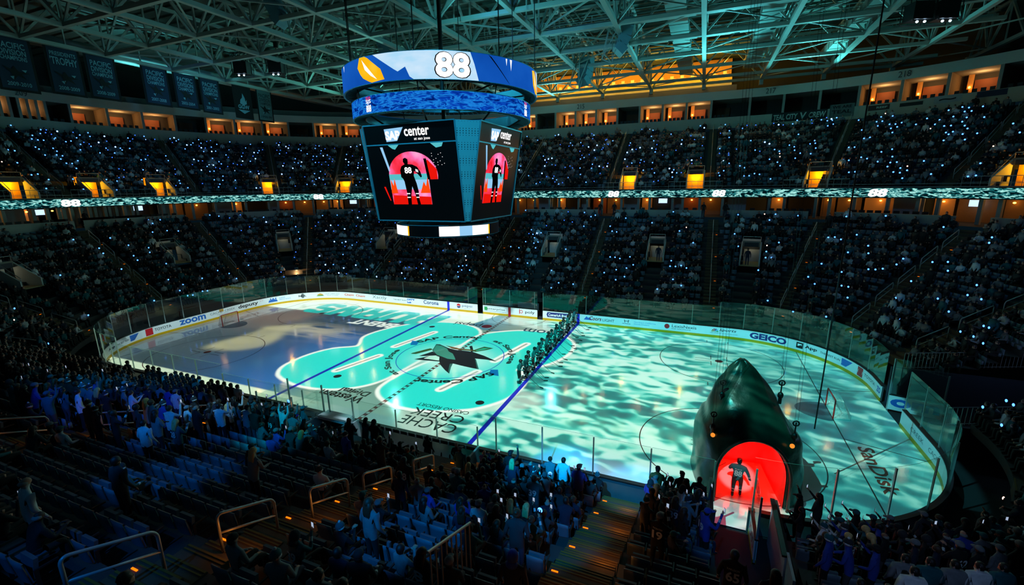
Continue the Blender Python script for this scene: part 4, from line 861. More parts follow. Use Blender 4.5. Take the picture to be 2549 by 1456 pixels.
for k in range(4):
    mb=MB(); F=lambda s,t,o=0.:face(k,s,t,o)
    mb.quad(F(0,.2),F(0,1),F(1,1),F(1,.2)); scr=spart(mb,'video_screen',screenblk)
    mb=MB(); mb.quad(F(0,0),F(0,.195),F(1,.195),F(1,0)); spart(mb,'sign_panel',screenblk)
    mb=MB(); f1=lambda o:(lambda s,t:face(k,s,t,o))
    poly(mb,[(.24,.045),(.455,.035),(.37,.165),(.25,.17)],f1(.03),AI['l']); letters(mb,'SAP',lambda a,b:face(k,.247+a*.165,.155-b*.09,.045),0,1,0,1,AI['w'],.05)
    letters(mb,'center',lambda a,b:face(k,.46+a*.27,.125-b*.085,.03),0,1,0,1,AI['w'],.02); letters(mb,'at san jose',lambda a,b:face(k,.56+a*.17,.175-b*.035,.03),0,1,0,1,AI['w'],.01)
    spart(mb,'sign_lettering',AM)
    mb=MB(); c,rx=.49,.275; arch=[(c-rx*math.cos(a),.52-.245*math.sin(a)) for a in np.linspace(0,PI,24)]
    pts=arch+[(.76,.56),(.66,.56),(.66,.82),(.215,.82)]; mb.add([F(s,t,.02) for s,t in pts],[tuple(range(len(pts)))]); spart(mb,'video_picture',red_n)
    mb=MB(); q=f1(.035)
    poly(mb,[(.23,.72),(.66,.74),(.66,.82),(.215,.82)],q,AI['r']); poly(mb,[(.215,.5),(.66,.5),(.66,.56),(.215,.56)],q,AI['c']); poly(mb,[(.215,.56),(.66,.56),(.66,.66),(.215,.66)],q,AI['l'])
    poly(mb,[(.215,.7),(.225,.55),(.25,.62),(.27,.54),(.29,.70)],f1(.04),AI['o']); poly(mb,[(.55,.7),(.60,.58),(.62,.63),(.65,.53),(.66,.7)],f1(.04),AI['o']); poly(mb,[(.64,.40),(.67,.36),(.76,.46),(.76,.56),(.66,.56)],f1(.04),AI['r'])
    poly(mb,[(.63,.35),(.66,.35),(.68,.56),(.65,.56)],f1(.045),AI['k'])
    poly(mb,[(.16,.22),(.19,.22),(.24,.46),(.22,.47)],f1(.02),AI['l']); poly(mb,[(.72,.2),(.86,.2),(.84,.24),(.78,.25)],f1(.02),AI['c']); poly(mb,[(.25,.2),(.38,.2),(.33,.25),(.3,.24)],f1(.02),AI['c']); poly(mb,[(.13,.63),(.15,.63),(.19,.78),(.18,.78)],f1(.02),AI['r'])
    for i in range(14): s_,t_=.72+.14*((i*37)%10)/10,.30+.14*((i*53)%11)/11; poly(mb,[(s_,t_),(s_+.006,t_),(s_+.006,t_+.006),(s_,t_+.006)],f1(.02),AI['w'])
    # silhouette of the player
    body=[(.415,.40),(.40,.375),(.405,.345),(.43,.335),(.455,.35),(.455,.38),(.45,.40),(.50,.405),(.55,.43),(.58,.48),(.59,.53),(.575,.54),(.545,.50),(.51,.47),(.50,.52),(.52,.60),(.53,.68),(.525,.76),(.535,.82),(.50,.82),(.49,.72),(.465,.63),(.44,.72),(.43,.82),(.39,.82),(.395,.70),(.385,.58),(.375,.55),(.355,.53),(.355,.46),(.375,.42)]
    poly(mb,body,f1(.05),AI['k']); letters(mb,'88',lambda a,b:face(k,.405+a*.08,.495-b*.065,.06),0,1,0,1,AI['w'],.03)
    for t_ in (.70,.74): poly(mb,[(.39,t_),(.43,t_),(.43,t_+.01),(.39,t_+.01)],f1(.06),AI['w']); poly(mb,[(.495,t_),(.53,t_),(.53,t_+.01),(.495,t_+.01)],f1(.06),AI['w'])
    for t_ in (.46,.475): poly(mb,[(.53,t_-.01),(.56,t_+.005),(.555,t_+.012),(.527,t_)],f1(.06),AI['w'])
    spart(mb,'video_figure',AM)
    mb=MB(); 
    for (a,b) in (((0,0),(1,0)),((1,0),(1,1)),((1,1),(0,1)),((0,1),(0,0)),((0,.197),(1,.197))): mb.beam(F(*a,.02),F(*b,.02),.08)
    spart(mb,'screen_frame',frame_m)
    G=lambda s,t,o=0.:face((k+1)%4,s,t,o); mb=MB(); mb.quad(F(1,0,.0),F(1,1,.0),G(0,1),G(0,0)); 
    cm=bpy.data.materials.get('perforated'); 
    if cm is None:
        cm=mat('perforated',(84,160,176),.5,.2,.0); tt=cm.node_tree; b_=tt.nodes['Principled BSDF']; tc=tt.nodes.new('ShaderNodeTexCoord'); vo=tt.nodes.new('ShaderNodeTexVoronoi'); vo.inputs['Scale'].default_value=7; vo.inputs['Randomness'].default_value=0; rp=tt.nodes.new('ShaderNodeValToRGB'); rp.color_ramp.elements[0].position=.22; rp.color_ramp.elements[1].position=.28; rp.color_ramp.elements[0].color=lin(10,40,50); rp.color_ramp.elements[1].color=lin(96,176,190)
        tt.links.new(tc.outputs['Object'],vo.inputs['Vector']); tt.links.new(vo.outputs['Distance'],rp.inputs[0]); tt.links.new(rp.outputs[0],b_.inputs['Base Color'])
    spart(mb,'corner_panel',cm)
mb=MB(); tp=[face(k,s,0) for k in range(4) for s in (0,1)]; bt=[face(k,s,1) for k in range(4) for s in (0,1)]
mb.add(tp,[tuple(range(8))]); mb.add(bt,[tuple(range(8))[::-1]]); spart(mb,'cabinet_plate',darkm)
def ringscreen(r,z0,z1,m,name):
    mb=MB(); mb.lathe([(r,z0),(r,z1)],(SBX,SBY,0),96); spart(mb,name,m)
    mb=MB(); mb.lathe([(r-.12,z1),(r-.12,z0),(r+.02,z0-.02),(r+.02,z0)],(SBX,SBY,0),96); mb.lathe([(r+.02,z1),(r+.02,z1+.03),(r-.14,z1+.03)],(SBX,SBY,0),96); spart(mb,name.replace('screen','frame'),frame_m)
    mb=MB(); mb.lathe([(r-.12,z0),(r-.95,z0+.15)],(SBX,SBY,0),96)
    spart(mb,name.replace('screen','soffit'),darkm)
    mb=MB()
    for k in range(96):
        a=2*PI*k/96; mb.beam((SBX+(r-.1)*math.cos(a),SBY+(r-.1)*math.sin(a),z0-.02),(SBX+(r-.85)*math.cos(a),SBY+(r-.85)*math.sin(a),z0+.1),.05)
    mb.tube([(SBX+(r-.9)*math.cos(a),SBY+(r-.9)*math.sin(a),z0+.12) for a in np.linspace(0,2*PI,49)[:-1]],.05,6,closed=True)
    spart(mb,name.replace('screen','slats'),frame_m)
PH=math.atan2(CP[1]-SBY,CP[0]-SBX)
def rf(r,off=.04): return lambda deg,z:(SBX+(r+off)*math.cos(PH+R(deg)),SBY+(r+off)*math.sin(PH+R(deg)),z)
ring1=glow_noise('screen ring blue',[(8,60,150),(16,84,184),(30,104,205)],(1,1,1),.35,3,.95); ringscreen(7.04,20.38,21.95,ring1,'ring_screen')
def dense(pts,n=8):
    out=[]
    for i in range(len(pts)):
        a,b=np.array(pts[i],float),np.array(pts[(i+1)%len(pts)],float); out+= [tuple(a+(b-a)*j/n) for j in range(n)]
    return out
def ringpoly(mb,pts,r,mi,off):
    # fine vertical strips so that the shape follows the curved screen
    P_=np.array(pts); lo,hi=P_[:,0].min(),P_[:,0].max(); n=max(2,int((hi-lo)/2)); f=rf(r,off); E=np.linspace(lo+1e-4,hi-1e-4,n+1); prev=None
    for x in E:
        ys=[]
        for i in range(len(P_)):
            a,b=P_[i],P_[(i+1)%len(P_)]
            if (a[0]-x)*(b[0]-x)<0: ys.append(a[1]+(x-a[0])/(b[0]-a[0])*(b[1]-a[1]))
        if len(ys)>=2:
            cur=(x,min(ys),max(ys))
            if prev: mb.quad(f(prev[0],prev[1]),f(cur[0],cur[1]),f(cur[0],cur[2]),f(prev[0],prev[2]),mi)
            prev=cur
mb=MB(); pale=glow_noise('screen ring pale',[(120,210,245),(190,225,250),(225,240,252)],(1,1,2),.8,3,1.0); gold=glow_noise('screen ring gold',[(250,150,0),(255,190,20),(255,225,90)],(1,1,1),.8,2,1.0)
RM=[pale,gold,art['w'],art['b'],art['k']]
z0,z1=20.38,21.95
ringpoly(mb,[(-36,z1),(-22,20.85),(-17,21.15),(-15.5,20.38),(18.5,20.38),(15,z1)],7.04,0,.02)
ringpoly(mb,[(-46,z1),(-41,z1),(-31.5,21.1),(-29.5,20.5),(-38,20.4),(-45,20.8),(-48,21.4)],7.04,1,.03); ringpoly(mb,[(-44,21.8),(-34,20.55),(-38,20.8),(-42,21.2)],7.04,2,.045)
ringpoly(mb,[(61,21.8),(66,21.9),(72,21.2),(74,20.5),(68,20.4),(62,21)],7.04,1,.03); ringpoly(mb,[(64,21.8),(70,20.6),(66,21)],7.04,2,.045); ringpoly(mb,[(69,21.95),(84,21.95),(84,20.4),(77,20.4)],7.04,0,.02)
ringpoly(mb,[(35,21.9),(36,21.9),(35.6,21.4)],7.04,2,.03); ringpoly(mb,[(38,21.9),(39.5,21.9),(38.8,21.2)],7.04,2,.03); ringpoly(mb,[(-66,21.9),(-64.5,21.9),(-65,21.4)],7.04,2,.03)
ringpoly(mb,[(24,21.95),(25,21.95),(38,20.4),(37.6,20.4)],7.04,4,.03)
f=rf(7.04,.06); letters(mb,'88',lambda a,b:f(-3.5+a*18.0,20.42+b*1.48),0,1,0,1,4,.05); f2=rf(7.04,.08); letters(mb,'88',lambda a,b:f2(-2.9+a*16.8,20.46+b*1.40),0,1,0,1,2,.035)
spart(mb,'ring_picture',RM)
ring2=glow_noise('screen ring water',[(0,20,90),(4,60,170),(30,140,235),(8,70,190),(0,40,140)],(1,1,3.5),1.3,6,.9,pos=[.3,.42,.5,.58,.7],dist=.9); ringscreen(6.56,18.76,19.82,ring2,'ring_screen')
mb=MB()
for dg in (-46.5,60.5,166):
    mb=MB(); f=rf(6.56,.05); letters(mb,'SJS',lambda a,b:f(dg-2.3+a*4.6,19.55+b*.22),0,1,0,1,1,.02); letters(mb,'SJS',lambda a,b:f(dg-2.3+a*4.6,19.3+b*.3),0,1,0,1,0,.02); letters(mb,'888',lambda a,b:f(dg-2.3+a*4.6,18.84+b*.44),0,1,0,1,0,.03)
    spart(mb,'ring_lettering',[art['w'],glow('screen art crimson',(230,40,60),1)])
ringscreen(4.0,10.55,11.35,screenblk,'ring_screen')
mb=MB()
for a,b,c in ((-88,-48,'w'),(-48,-46,'y'),(-10,11,'w'),(11,25,'l'),(25,47,'w'),(47,49,'y'),(120,160,'w'),(200,230,'w')):
    f=rf(4.0,.02)
    for i in range(8):
        p,q=a+(b-a)*i/8,a+(b-a)*(i+1)/8; mb.quad(f(p,10.6),f(q,10.6),f(q,11.3),f(p,11.3),AI[c])
spart(mb,'ring_picture',AM)
mb=MB(); mb.tube([(SBX,SBY,18.2),(SBX,SBY,33)],.16,8)
for k in range(8):
    a=2*PI*k/8+.3; mb.tube([(SBX+6.9*math.cos(a),SBY+6.9*math.sin(a),21.9),(SBX+6.9*math.cos(a),SBY+6.9*math.sin(a),33)],.035,5); mb.tube([(SBX+6.4*math.cos(a),SBY+6.4*math.sin(a),19.8),(SBX+6.6*math.cos(a),SBY+6.6*math.sin(a),20.5)],.04,5)
    mb.tube([(SBX+4.6*math.cos(a),SBY+4.6*math.sin(a),18.2),(SBX+6.0*math.cos(a),SBY+6.0*math.sin(a),18.95)],.06,5); mb.tube([(SBX,SBY,20),(SBX+6.9*math.cos(a),SBY+6.9*math.sin(a),20.6)],.06,5)
spart(mb,'hanger_cables',darkm)
mb=MB()
for k in range(4):
    a=2*PI*k/4+.8; mb.tube([(SBX+3*math.cos(a),SBY+3*math.sin(a),11.7),(SBX+3.3*math.cos(a),SBY+3.3*math.sin(a),11.2)],.07,5)
spart(mb,'ring_brackets',darkm)
# ------------------------------------------------------------------ roof
trm=mat('truss white',(150,166,160),.6,.0,.1,1.0); deckm=mat('roof deck',(84,100,92),.9,0,.35,.25); ductm=mat('duct metal',(140,156,150),.5,.1,.1,.6)
XS=[2.75+7.5*k for k in range(-6,7)]; YS=[8.1+6.8*k for k in range(-3,6)]+[46.0]; ZB,ZT=28.5,32.6
mb=MB(); mb.box((-8,22,33.6),(132,76,.2)); 
for k in range(44): mb.box((-8,-14+k*1.7,33.42),(132,.22,.3))
struct(mb.build('ceiling',deckm))
for X in XS:
    mb=MB(); y0=-12 if X<10 else 4; n=8
    ys=[y for y in YS if y>=y0-7]
    yy=[]; 
    for a,b in zip(ys[:-1],ys[1:]): yy+=[a,(a+b)/2]
    yy.append(ys[-1]); mb.beam((X,yy[0],ZB),(X,yy[-1]+.6,ZB),.42,.36); mb.beam((X,yy[0],ZT),(X,yy[-1],ZT),.3,.3)
    for i in range(0,len(yy)-1,2):
        a,m_,b=yy[i],yy[i+1],yy[min(i+2,len(yy)-1)]
        mb.beam((X,a,ZB),(X,m_,ZT),.2); mb.beam((X,m_,ZT),(X,b,ZB),.2); mb.beam((X,a,ZB),(X,a,ZT),.16); mb.beam((X,m_,ZB),(X,m_,ZT),.12)
    mb.box((X,46.2,28.2),(.5,.5,1.1))
    struct(mb.build('ceiling_truss',trm))
for Y in YS[1:]:
    mb=MB(); xx=[]; xs=[x for x in XS if x<46]
    for a,b in zip(xs[:-1],xs[1:]): xx+=[a,(a+b)/2]
    xx.append(xs[-1]); mb.beam((xx[0],Y,ZB),(xx[-1]+3,Y,ZB),.38,.34); mb.beam((xx[0],Y,ZT),(xx[-1],Y,ZT),.3)
    for i in range(0,len(xx)-1,2):
        a,m_,b=xx[i],xx[i+1],xx[min(i+2,len(xx)-1)]
        mb.beam((a,Y,ZB),(m_,Y,ZT),.18); mb.beam((m_,Y,ZT),(b,Y,ZB),.18)
    struct(mb.build('ceiling_truss',trm))
mb=MB()
for i,X in enumerate(XS[:-1]):
    for j,Y in enumerate(YS[1:-1]):
        if (i+j)%2: mb.beam((X,Y,ZB+.25),(XS[i+1],YS[j+2],ZB+.25),.12)
        else: mb.beam((XS[i+1],Y,ZB+.25),(X,YS[j+2],ZB+.25),.12)
struct(mb.build('ceiling_bracing',trm))
# ducts and catwalks under the roof
for X,wd in ((15.3,1.8),(23.6,1.9),(32.4,2.0)):
    mb=MB(); mb.box((X,22,30.0),(wd,44,.9))
    for y in np.arange(2,44,2.4): mb.box((X,y,30.0),(wd+.1,.12,1.0))
    o=mb.build('air_duct',ductm); tag(o,'broad rectangular air duct under the roof, %s of the three at the right'%{15.3:'nearest the scoreboard',23.6:'middle one',32.4:'rightmost'}[X],'air duct','rectangular air ducts at the right under the roof')
for X,zz,rr in ((-43.9,29.3,.4),(-45.0,29.3,.4),(-46.1,29.3,.4),(-35,31.0,.3)):
    mb=MB(); mb.tube([(X,-20,zz),(X,44,zz)],rr,12); o=mb.build('pipe_duct',ductm,None,True); tag(o,'long round pipe under the roof above the hanging banners','pipe','round pipes under the roof')
pipes=[(5.5,30.2,.07),(6.2,30.2,.07),(24.9,29.6,.05),(25.2,29.6,.05),(25.5,29.6,.05),(25.8,29.6,.05)]
for X,zz,rr in pipes:
    mb=MB(); mb.tube([(X,0,zz),(X,44,zz)],rr,6); tag(mb.build('conduit',ductm),'thin conduit running across the roof beside an air duct','conduit','thin conduits under the roof')
for Y in (18,25.2,32):
    mb=MB(); mb.box((1,Y,29.35),(86,1.1,.12)); 
    for c in (-.55,.55):
        for z in (29.85,30.3): mb.beam((-42,Y+c,z),(44,Y+c,z),.05)
        for x in np.arange(-42,44,1.9): mb.beam((x,Y+c,29.4),(x,Y+c,30.3),.05)
    mb.box((1,Y,29.6),(86,.5,.3)); o=mb.build('catwalk',trm); tag(o,'long service catwalk with rails under the roof, row crossing at %d metres from centre ice'%Y,'catwalk','catwalks under the roof')
# rows of house lamps on the catwalks (off)
lampm=mat('lamp housing',(120,140,136),.4,.3)
for Y in (24.5,31.3):
    for x in np.arange(-24,40,3.2):
        mb=MB(); mb.lathe([(.12,.35),(.3,.0),(.26,-.02)],(0,0,0),10); mb.tube([(0,0,.3),(0,0,.75)],.04,5); o=link('house_lamp',mb.mesh('house_lamp',lampm,True),None,(float(x),Y,28.95)); tag(o,'unlit house lamp hanging under a roof catwalk','ceiling lamp','house lamps under the catwalks')
# loudspeaker clusters in triangular cradles
def cluster(x,y,z,ang,label):
    g=empty('speaker_cluster',(x,y,z),ang); tag(g,label,'loudspeaker','loudspeaker clusters under the roof')
    mb=MB(); 
    for k in range(4):
        a=-.2+.42*k; mb.box((1.0+.35*math.cos(a*1.2)-.3*k*.4,0,.9-.75*k),(1.1,1.5,.78),0,0,Matrix.Rotation(.25*k,3,'Y'))
    part(mb,'speaker_boxes',mat('speaker grey',(96,140,150),.6,0,.08),g)
    mb=MB(); a=(0,0,2.6); 
    for b in ((-.9,-.8,-2),(-.9,.8,-2),(.9,-.8,1.4),(.9,.8,1.4),(0,0,-2.6)): mb.beam(a,b,.07)
    for b,c in (((-.9,-.8,-2),(-.9,.8,-2)),((.9,-.8,1.4),(.9,.8,1.4)),((-.9,-.8,-2),(0,0,-2.6)),((-.9,.8,-2),(0,0,-2.6)),((.9,-.8,1.4),(-.9,-.8,-2)),((.9,.8,1.4),(-.9,.8,-2)),((.9,-.8,1.4),(0,0,-2.6))): mb.beam(b,c,.07)
    mb.tube([(0,0,2.6),(0,0,5)],.04,5); part(mb,'cradle_frame',trm,g)
cluster(-13.5,14,28.6,R(200),'grey loudspeaker cluster in a triangular cradle left of the scoreboard'); cluster(9.5,17.5,28.4,R(20),'grey loudspeaker cluster in a triangular cradle right of the scoreboard')
cluster(-3.5,27,28.2,R(120),'loudspeaker cluster hanging behind the scoreboard, left one'); cluster(3.5,28,28.2,R(60),'loudspeaker cluster hanging behind the scoreboard, right one'); cluster(-16,2,30,R(200),'grey loudspeaker at the very top of the view left of the scoreboard')
# moving light rigs
spotb=glow('glow beam lamp',(190,225,255),26)
def rig(x,y,z,ln,label,boxes):
    g=empty('light_rig',(x,y,z),R(20)); tag(g,label,'stage lights','black stage light rigs under the roof')
    mb=MB()
    for a,b in ((-.2,.2),(.2,.2),(-.2,-.2),(.2,-.2)): mb.beam((-ln/2,a,b),(ln/2,a,b),.06)
    for k in range(int(ln/.5)):
        x0=-ln/2+k*.5; mb.beam((x0,-.2,-.2),(x0+.5,-.2,.2),.04); mb.beam((x0,.2,-.2),(x0+.5,.2,.2),.04); mb.beam((x0,-.2,.2),(x0+.5,.2,.2),.04)
    for c in (-ln/3,ln/3): mb.tube([(c,0,.2),(c,0,3)],.03,5); mb.box((c,0,.9),(.4,.3,.6))
    part(mb,'truss_bar',darkm,g)
    for bx in boxes:
        mb=MB(); mb.box((bx,0,-1.5),(1.5,1.2,1.3)); mb.beam((bx-.7,0,-.2),(bx-.7,0,-1),.05); mb.beam((bx+.7,0,-.2),(bx+.7,0,-1),.05)
        for q in (-1,1):
            for p_ in (-1,1): mb.beam((bx+.85*q,.7*p_,-.8),(bx+.85*q,.7*p_,-2.3),.05)
        for zz in (-.8,-2.3): mb.beam((bx-.85,-.7,zz),(bx+.85,-.7,zz),.05); mb.beam((bx-.85,.7,zz),(bx+.85,.7,zz),.05)
        h=part(mb,'lamp_housing',darkm,g); mb=MB()
        for q in (-.3,.3): mb.ell((bx+q,-.4,-2.32),(.09,.09,.09),8,5)
        part(mb,'lens',spotb,h)
rig(-30.0,10.3,29.4,6.5,'black stage light rig with two cube lamps left of the scoreboard',(-2.1,2.0))
rig(12.2,8.5,30.6,3,'black stage light rig at the top edge right of the scoreboard',(0.,)); rig(15.0,7.5,31.2,2.5,'small black stage light rig at the top edge beside the first air duct',(0.,)); rig(35,20,29,4,'dark pair of stage lamps at the upper right',(-1,1))
# long support cable from roof at the right
for (x,y,lb) in ((20.7,-4.5,'thick black cable hanging from the roof to the right of the shark head'),):
    mb=MB(); mb.tube([(24.35,-8.8,3.0),(24.6,-8.2,18),(24.7,-8,32)],.03,6); tag(mb.build('support_cable',darkm),lb,'cable')
# ------------------------------------------------------------------ banners
bnavy=mat('banner navy',(16,40,64),.85,0,.12,1); bblack=mat('banner black',(7,9,12),.9); btxt=mat('banner lettering',(110,160,176),.8,0,.05); bpale=mat('banner pale',(84,116,120),.8,0,.1)
BN=[(-5.6,-2.4,['PACIFIC','DIVISION','CHAMPIONS'],'2009-2010',29.9,24.4),(-1.4,1.75,['PRESIDENTS',"'TROPHY"],'2008-2009',29.9,24.7),(2.1,5.2,['PACIFIC','DIVISION','CHAMPIONS'],'2008-2009',29.8,24.8),(7.9,11.1,['PACIFIC','DIVISION','CHAMPIONS'],'2007-2008',30.0,25.0),(11.7,14.8,['PACIFIC','DIVISION','CHAMPIONS'],'2003-2004',29.9,25.1),(15.2,18.2,['PACIFIC','DIVISION','CHAMPIONS'],'2001-2002',29.9,25.0),(20.2,23.3,['GGW'],'',29.9,24.9),(24.2,27.1,['PACIFIC','DIVISION','CHAMPIONS'],'1998-99',29.9,24.9)]
bl=['navy banner with three lines and 2009-2010, leftmost of the hanging row','navy banner reading TROPHY hanging second from the left','navy banner dated 2008-2009 with a DIVISION line, third from the left','navy banner dated 2007-2008 right of the gap in the row','navy banner dated 2003-2004 with a pale inner border','navy banner dated 2001-2002 with a pale inner border','black banner with a flame and GGW lettering','pale grey banner at the right end of the hanging row']
for i,(y0,y1,lines,yr,zt2,zb2) in enumerate(BN):
    KB=.9251; y0=(y0+31.32)*KB-31.32; y1=(y1+31.32)*KB-31.32; zt2=14+(zt2-14)*KB; zb2=14+(zb2-14)*KB; g=empty('hanging_banner',(-43.0,(y0+y1)/2,zt2)); tag(g,bl[i],'banner','banners hanging under the roof at the left'); w2=(y1-y0)/2; H=zt2-zb2
    def cloth(y,z,off=0.): return (off+.05*math.sin(y*2.3+i)*(-z/H),y,z)
    mb=MB(); n=10; vs=[];fs=[]
    for a in range(n+1):
        for b in range(n+1): vs.append(cloth(-w2+2*w2*a/n,-H*b/n))
    for a in range(n):
        for b in range(n): fs.append((a*(n+1)+b,(a+1)*(n+1)+b,(a+1)*(n+1)+b+1,a*(n+1)+b+1))
    mb.add(vs,fs); part(mb,'cloth',bblack,g)
    mb=MB(); e=.22; vs=[];fs=[]
    for a in range(n+1):
        for b in range(n+1): vs.append(cloth(-w2+e+(2*w2-2*e)*a/n,-e-(H-2*e)*b/n,.02))
    for a in range(n):
        for b in range(n): fs.append((a*(n+1)+b,(a+1)*(n+1)+b,(a+1)*(n+1)+b+1,a*(n+1)+b+1))
    mb.add(vs,fs); part(mb,'field',bpale if i==7 else (bnavy if i!=6 else bblack),g)
    tm=btxt if i!=7 else mat('banner dark lettering',(30,50,58),.8); mb=MB(); hs=[.62,.58,.46] if len(lines)==3 else [.45,.85]; z=-.62
    if i==6:
        letters(mb,'GGW',lambda a,b:cloth(-.85+1.7*a,-3.3+.55*b,.06),0,1,0,1,0,.04); poly(mb,[(0,-1.2),(.3,-1.8),(.35,-2.3),(.55,-2.0),(.5,-2.6),(0,-2.8),(-.5,-2.6),(-.4,-2.1),(-.1,-1.8)],lambda a,b:cloth(a,b,.05)); poly(mb,[(-.9,-3.45),(.9,-3.45),(0,-3.95)],lambda a,b:cloth(a,b,.05))
    else:
        for tx,hh in zip(lines,hs):
            wd=min(2*w2-.7,{'PRESIDENTS':2.1,"'TROPHY":2.2}.get(tx,1.9)); letters(mb,tx,lambda a,b:cloth(-wd/2+wd*a,z-hh+hh*b*.86,.05),0,1,0,1,0,.015); z-=hh
        letters(mb,yr,lambda a,b:cloth(-.85+1.7*a,-H+.5+.36*b,.05),0,1,0,1,0,.015)
    part(mb,'lettering',tm,g)
    if i!=6:
        mb=MB(); zc=-H+1.75; f3=lambda a,b:cloth(a,zc+b,.06); poly(mb,[(-1.0,.5),(-.35,.2),(-.15,.55),(.1,.1),(.95,.0),(.3,-.15),(.6,-.6),(0,-.3),(-.3,-.75),(-.4,-.1)],f3,0); poly(mb,[(.35,.25),(.75,.3),(.6,.05)],f3,1); poly(mb,[(-.55,-.45),(-.2,-.35),(-.35,-.7)],f3,1); part(mb,'emblem',[mat('emblem dark',(4,8,12),.8),btxt],g)
# signs on the suite fascia
def fasc_sign(sa,sb2,z0,z1,txt,bg,fg,label,shear=0):
    g=empty('fascia_banner',(*P((sa+sb2)/2,DS-.08)[0],z0)); tag(g,label,'banner','cloth signs on the fascia of the suites'); inv=Matrix.Translation(-Vector(g.location)); mb=MB(); sv=svals(sa,sb2,.2); vs=[];fs=[]
    for s in sv:
        p,_=P(s,DS-.08); vs+=[(p[0],p[1],z0),(p[0],p[1],z1)]
    mb.add(vs,[(2*i,2*i+2,2*i+3,2*i+1) for i in range(len(sv)-1)]); o=mb.build('cloth',bg,g); o.data.transform(inv)
    if txt:
        mb=MB()
        for t_,a0,a1,b0,b1 in txt: letters(mb,t_,lambda a,b:(*P(sa+(sb2-sa)*(a0+(a1-a0)*a),DS-.14)[0],z0+(z1-z0)*(b0+(b1-b0)*b)),0,1,0,1,0,.03,shear)
        o=mb.build('lettering',fg,g); o.data.transform(inv)
fasc_sign(23.0,24.35,22.3,23.5,[('TEAL CITY',.03,.48,.2,.8),('CREW',.68,.98,.2,.8),('V',.52,.64,.15,.85)],mat('sign dark',(14,30,34),.8),mat('sign pale',(170,190,180),.8),'dark cloth sign reading TEAL CITY CREW on the suite fascia',.1)
fasc_sign(24.4,24.95,22.3,23.9,[('WE ARE',.1,.9,.68,.9),('TEAL',.1,.9,.28,.55)],mat('sign grey',(90,104,100),.8),mat('sign dark2',(12,22,26),.8),'grey cloth sign reading WE ARE TEAL beside the long dark sign')
fasc_sign(25.25,25.7,22.7,23.3,[('REEF',.4,.9,.3,.7)],mat('sign brown',(60,40,40),.8),mat('sign pale',(170,190,180)),'small dark red cloth sign reading REEF on the suite fascia')
fasc_sign(25.9,26.35,22.8,23.2,None,mat('sign dark',(14,30,34)),None,'small dark striped cloth sign on the suite fascia at the right'); fasc_sign(26.55,27.05,22.7,23.5,[('~',.2,.8,.3,.6)],mat('sign light',(150,160,160),.8),mat('sign dark2',(12,22,26)),'pale cloth sign with a fish outline on the suite fascia'); fasc_sign(27.3,27.8,22.8,23.4,None,mat('sign dark3',(20,40,70),.8),None,'small dark blue cloth sign on the suite fascia, rightmost')
# ------------------------------------------------------------------ shark head
hd=empty('shark_head',(21.75,-9.7,0),R(7)); tag(hd,'giant dark green shark head with a red lit mouth standing on the ice','shark head')
def interp(x,xs,ys): return float(np.interp(x,xs,ys))
def slice_(z):
    w=interp(z,[0,1,2,2.7,3.0,3.2,3.4,3.8,4.3,4.8,5.2,5.5,5.7,5.8],[2.32,2.28,2.24,2.15,1.98,1.80,1.70,1.54,1.34,1.0,.72,.48,.26,.1])
    yb=interp(z,[0,3.2,3.6,4.5,5.3,5.8],[-12.1,-12.05,-11.8,-10.8,-9.85,-9.3]); yf=interp(z,[0,3,4.5,5.3,5.8],[-7.9,-8.0,-8.4,-8.7,-9.05]); cx=interp(z,[0,2.8,3.6,5.8],[21.72,21.62,21.5,21.32]); return w,yb,yf,cx
N=48; zs=list(np.linspace(0,3,16))+list(np.linspace(3.08,5.8,30)); vs=[];fs=[]
for z in zs:
    w,yb,yf,cx=slice_(z); cy,ry=(yb+yf)/2,(yf-yb)/2; ex=.62 if z<3 else .62+.3*min(1,(z-3)/1.2)
    for k in range(N):
        a=2*PI*k/N; c,s_=math.cos(a),math.sin(a); bump=.03*math.sin(5*a+z*3)+.02*math.sin(9*a-z*5)
        vs.append((cx+(w+bump)*math.copysign(abs(c)**ex,c),cy+(ry+bump)*math.copysign(abs(s_)**ex,s_),z))
for i in range(len(zs)-1):
    for k in range(N): fs.append((i*N+k,i*N+(k+1)%N,(i+1)*N+(k+1)%N,(i+1)*N+k))
fs+=[tuple(range(N))[::-1],tuple((len(zs)-1)*N+k for k in range(N))]
hb=MB().add(vs,fs).build('tmp_head',None or mat('tmpm',(0,0,0)))
def archp(y,rx,zt_,cx,n=24,zlow=-.5):
    zt_+=.22
    return [(cx-rx,y,zlow)]+[(cx-rx*math.cos(a),y,1.35+(zt_-1.35)*math.sin(a)) for a in np.linspace(0,PI,n)]+[(cx+rx,y,zlow)]
A=archp(-13.5,1.46,3.0,21.56); B=archp(-8.5,1.25,2.6,21.6); n=len(A)
cut=MB().add(A+B,[tuple(range(n))[::-1],tuple(range(n,2*n))]+[(i,(i+1)%n,n+(i+1)%n,n+i) for i in range(n)]).build('tmp_cut',mat('tmpm',(0,0,0)))
bmod=hb.modifiers.new('b','BOOLEAN'); bmod.object=cut; bmod.operation='DIFFERENCE'; bmod.solver='EXACT'; C.view_layer.update()
me=bpy.data.meshes.new_from_object(hb.evaluated_get(C.evaluated_depsgraph_get())); bpy.data.objects.remove(hb); bpy.data.objects.remove(cut)
skinm=mat('shark skin',(10,50,42),.27,0,.35,2.2,bump=1); me.materials.clear(); me.materials.append(skinm); me.transform(Matrix.Translation((-21.75,10.6,0))); me.polygons.foreach_set('use_smooth',[True]*len(me.polygons)); me.name='head_shell'; link('head_shell',me,hd)
mb=MB(); A=archp(-12.0,1.36,2.92,21.56,24,0); B=archp(-8.6,1.21,2.56,21.6,24,0); 
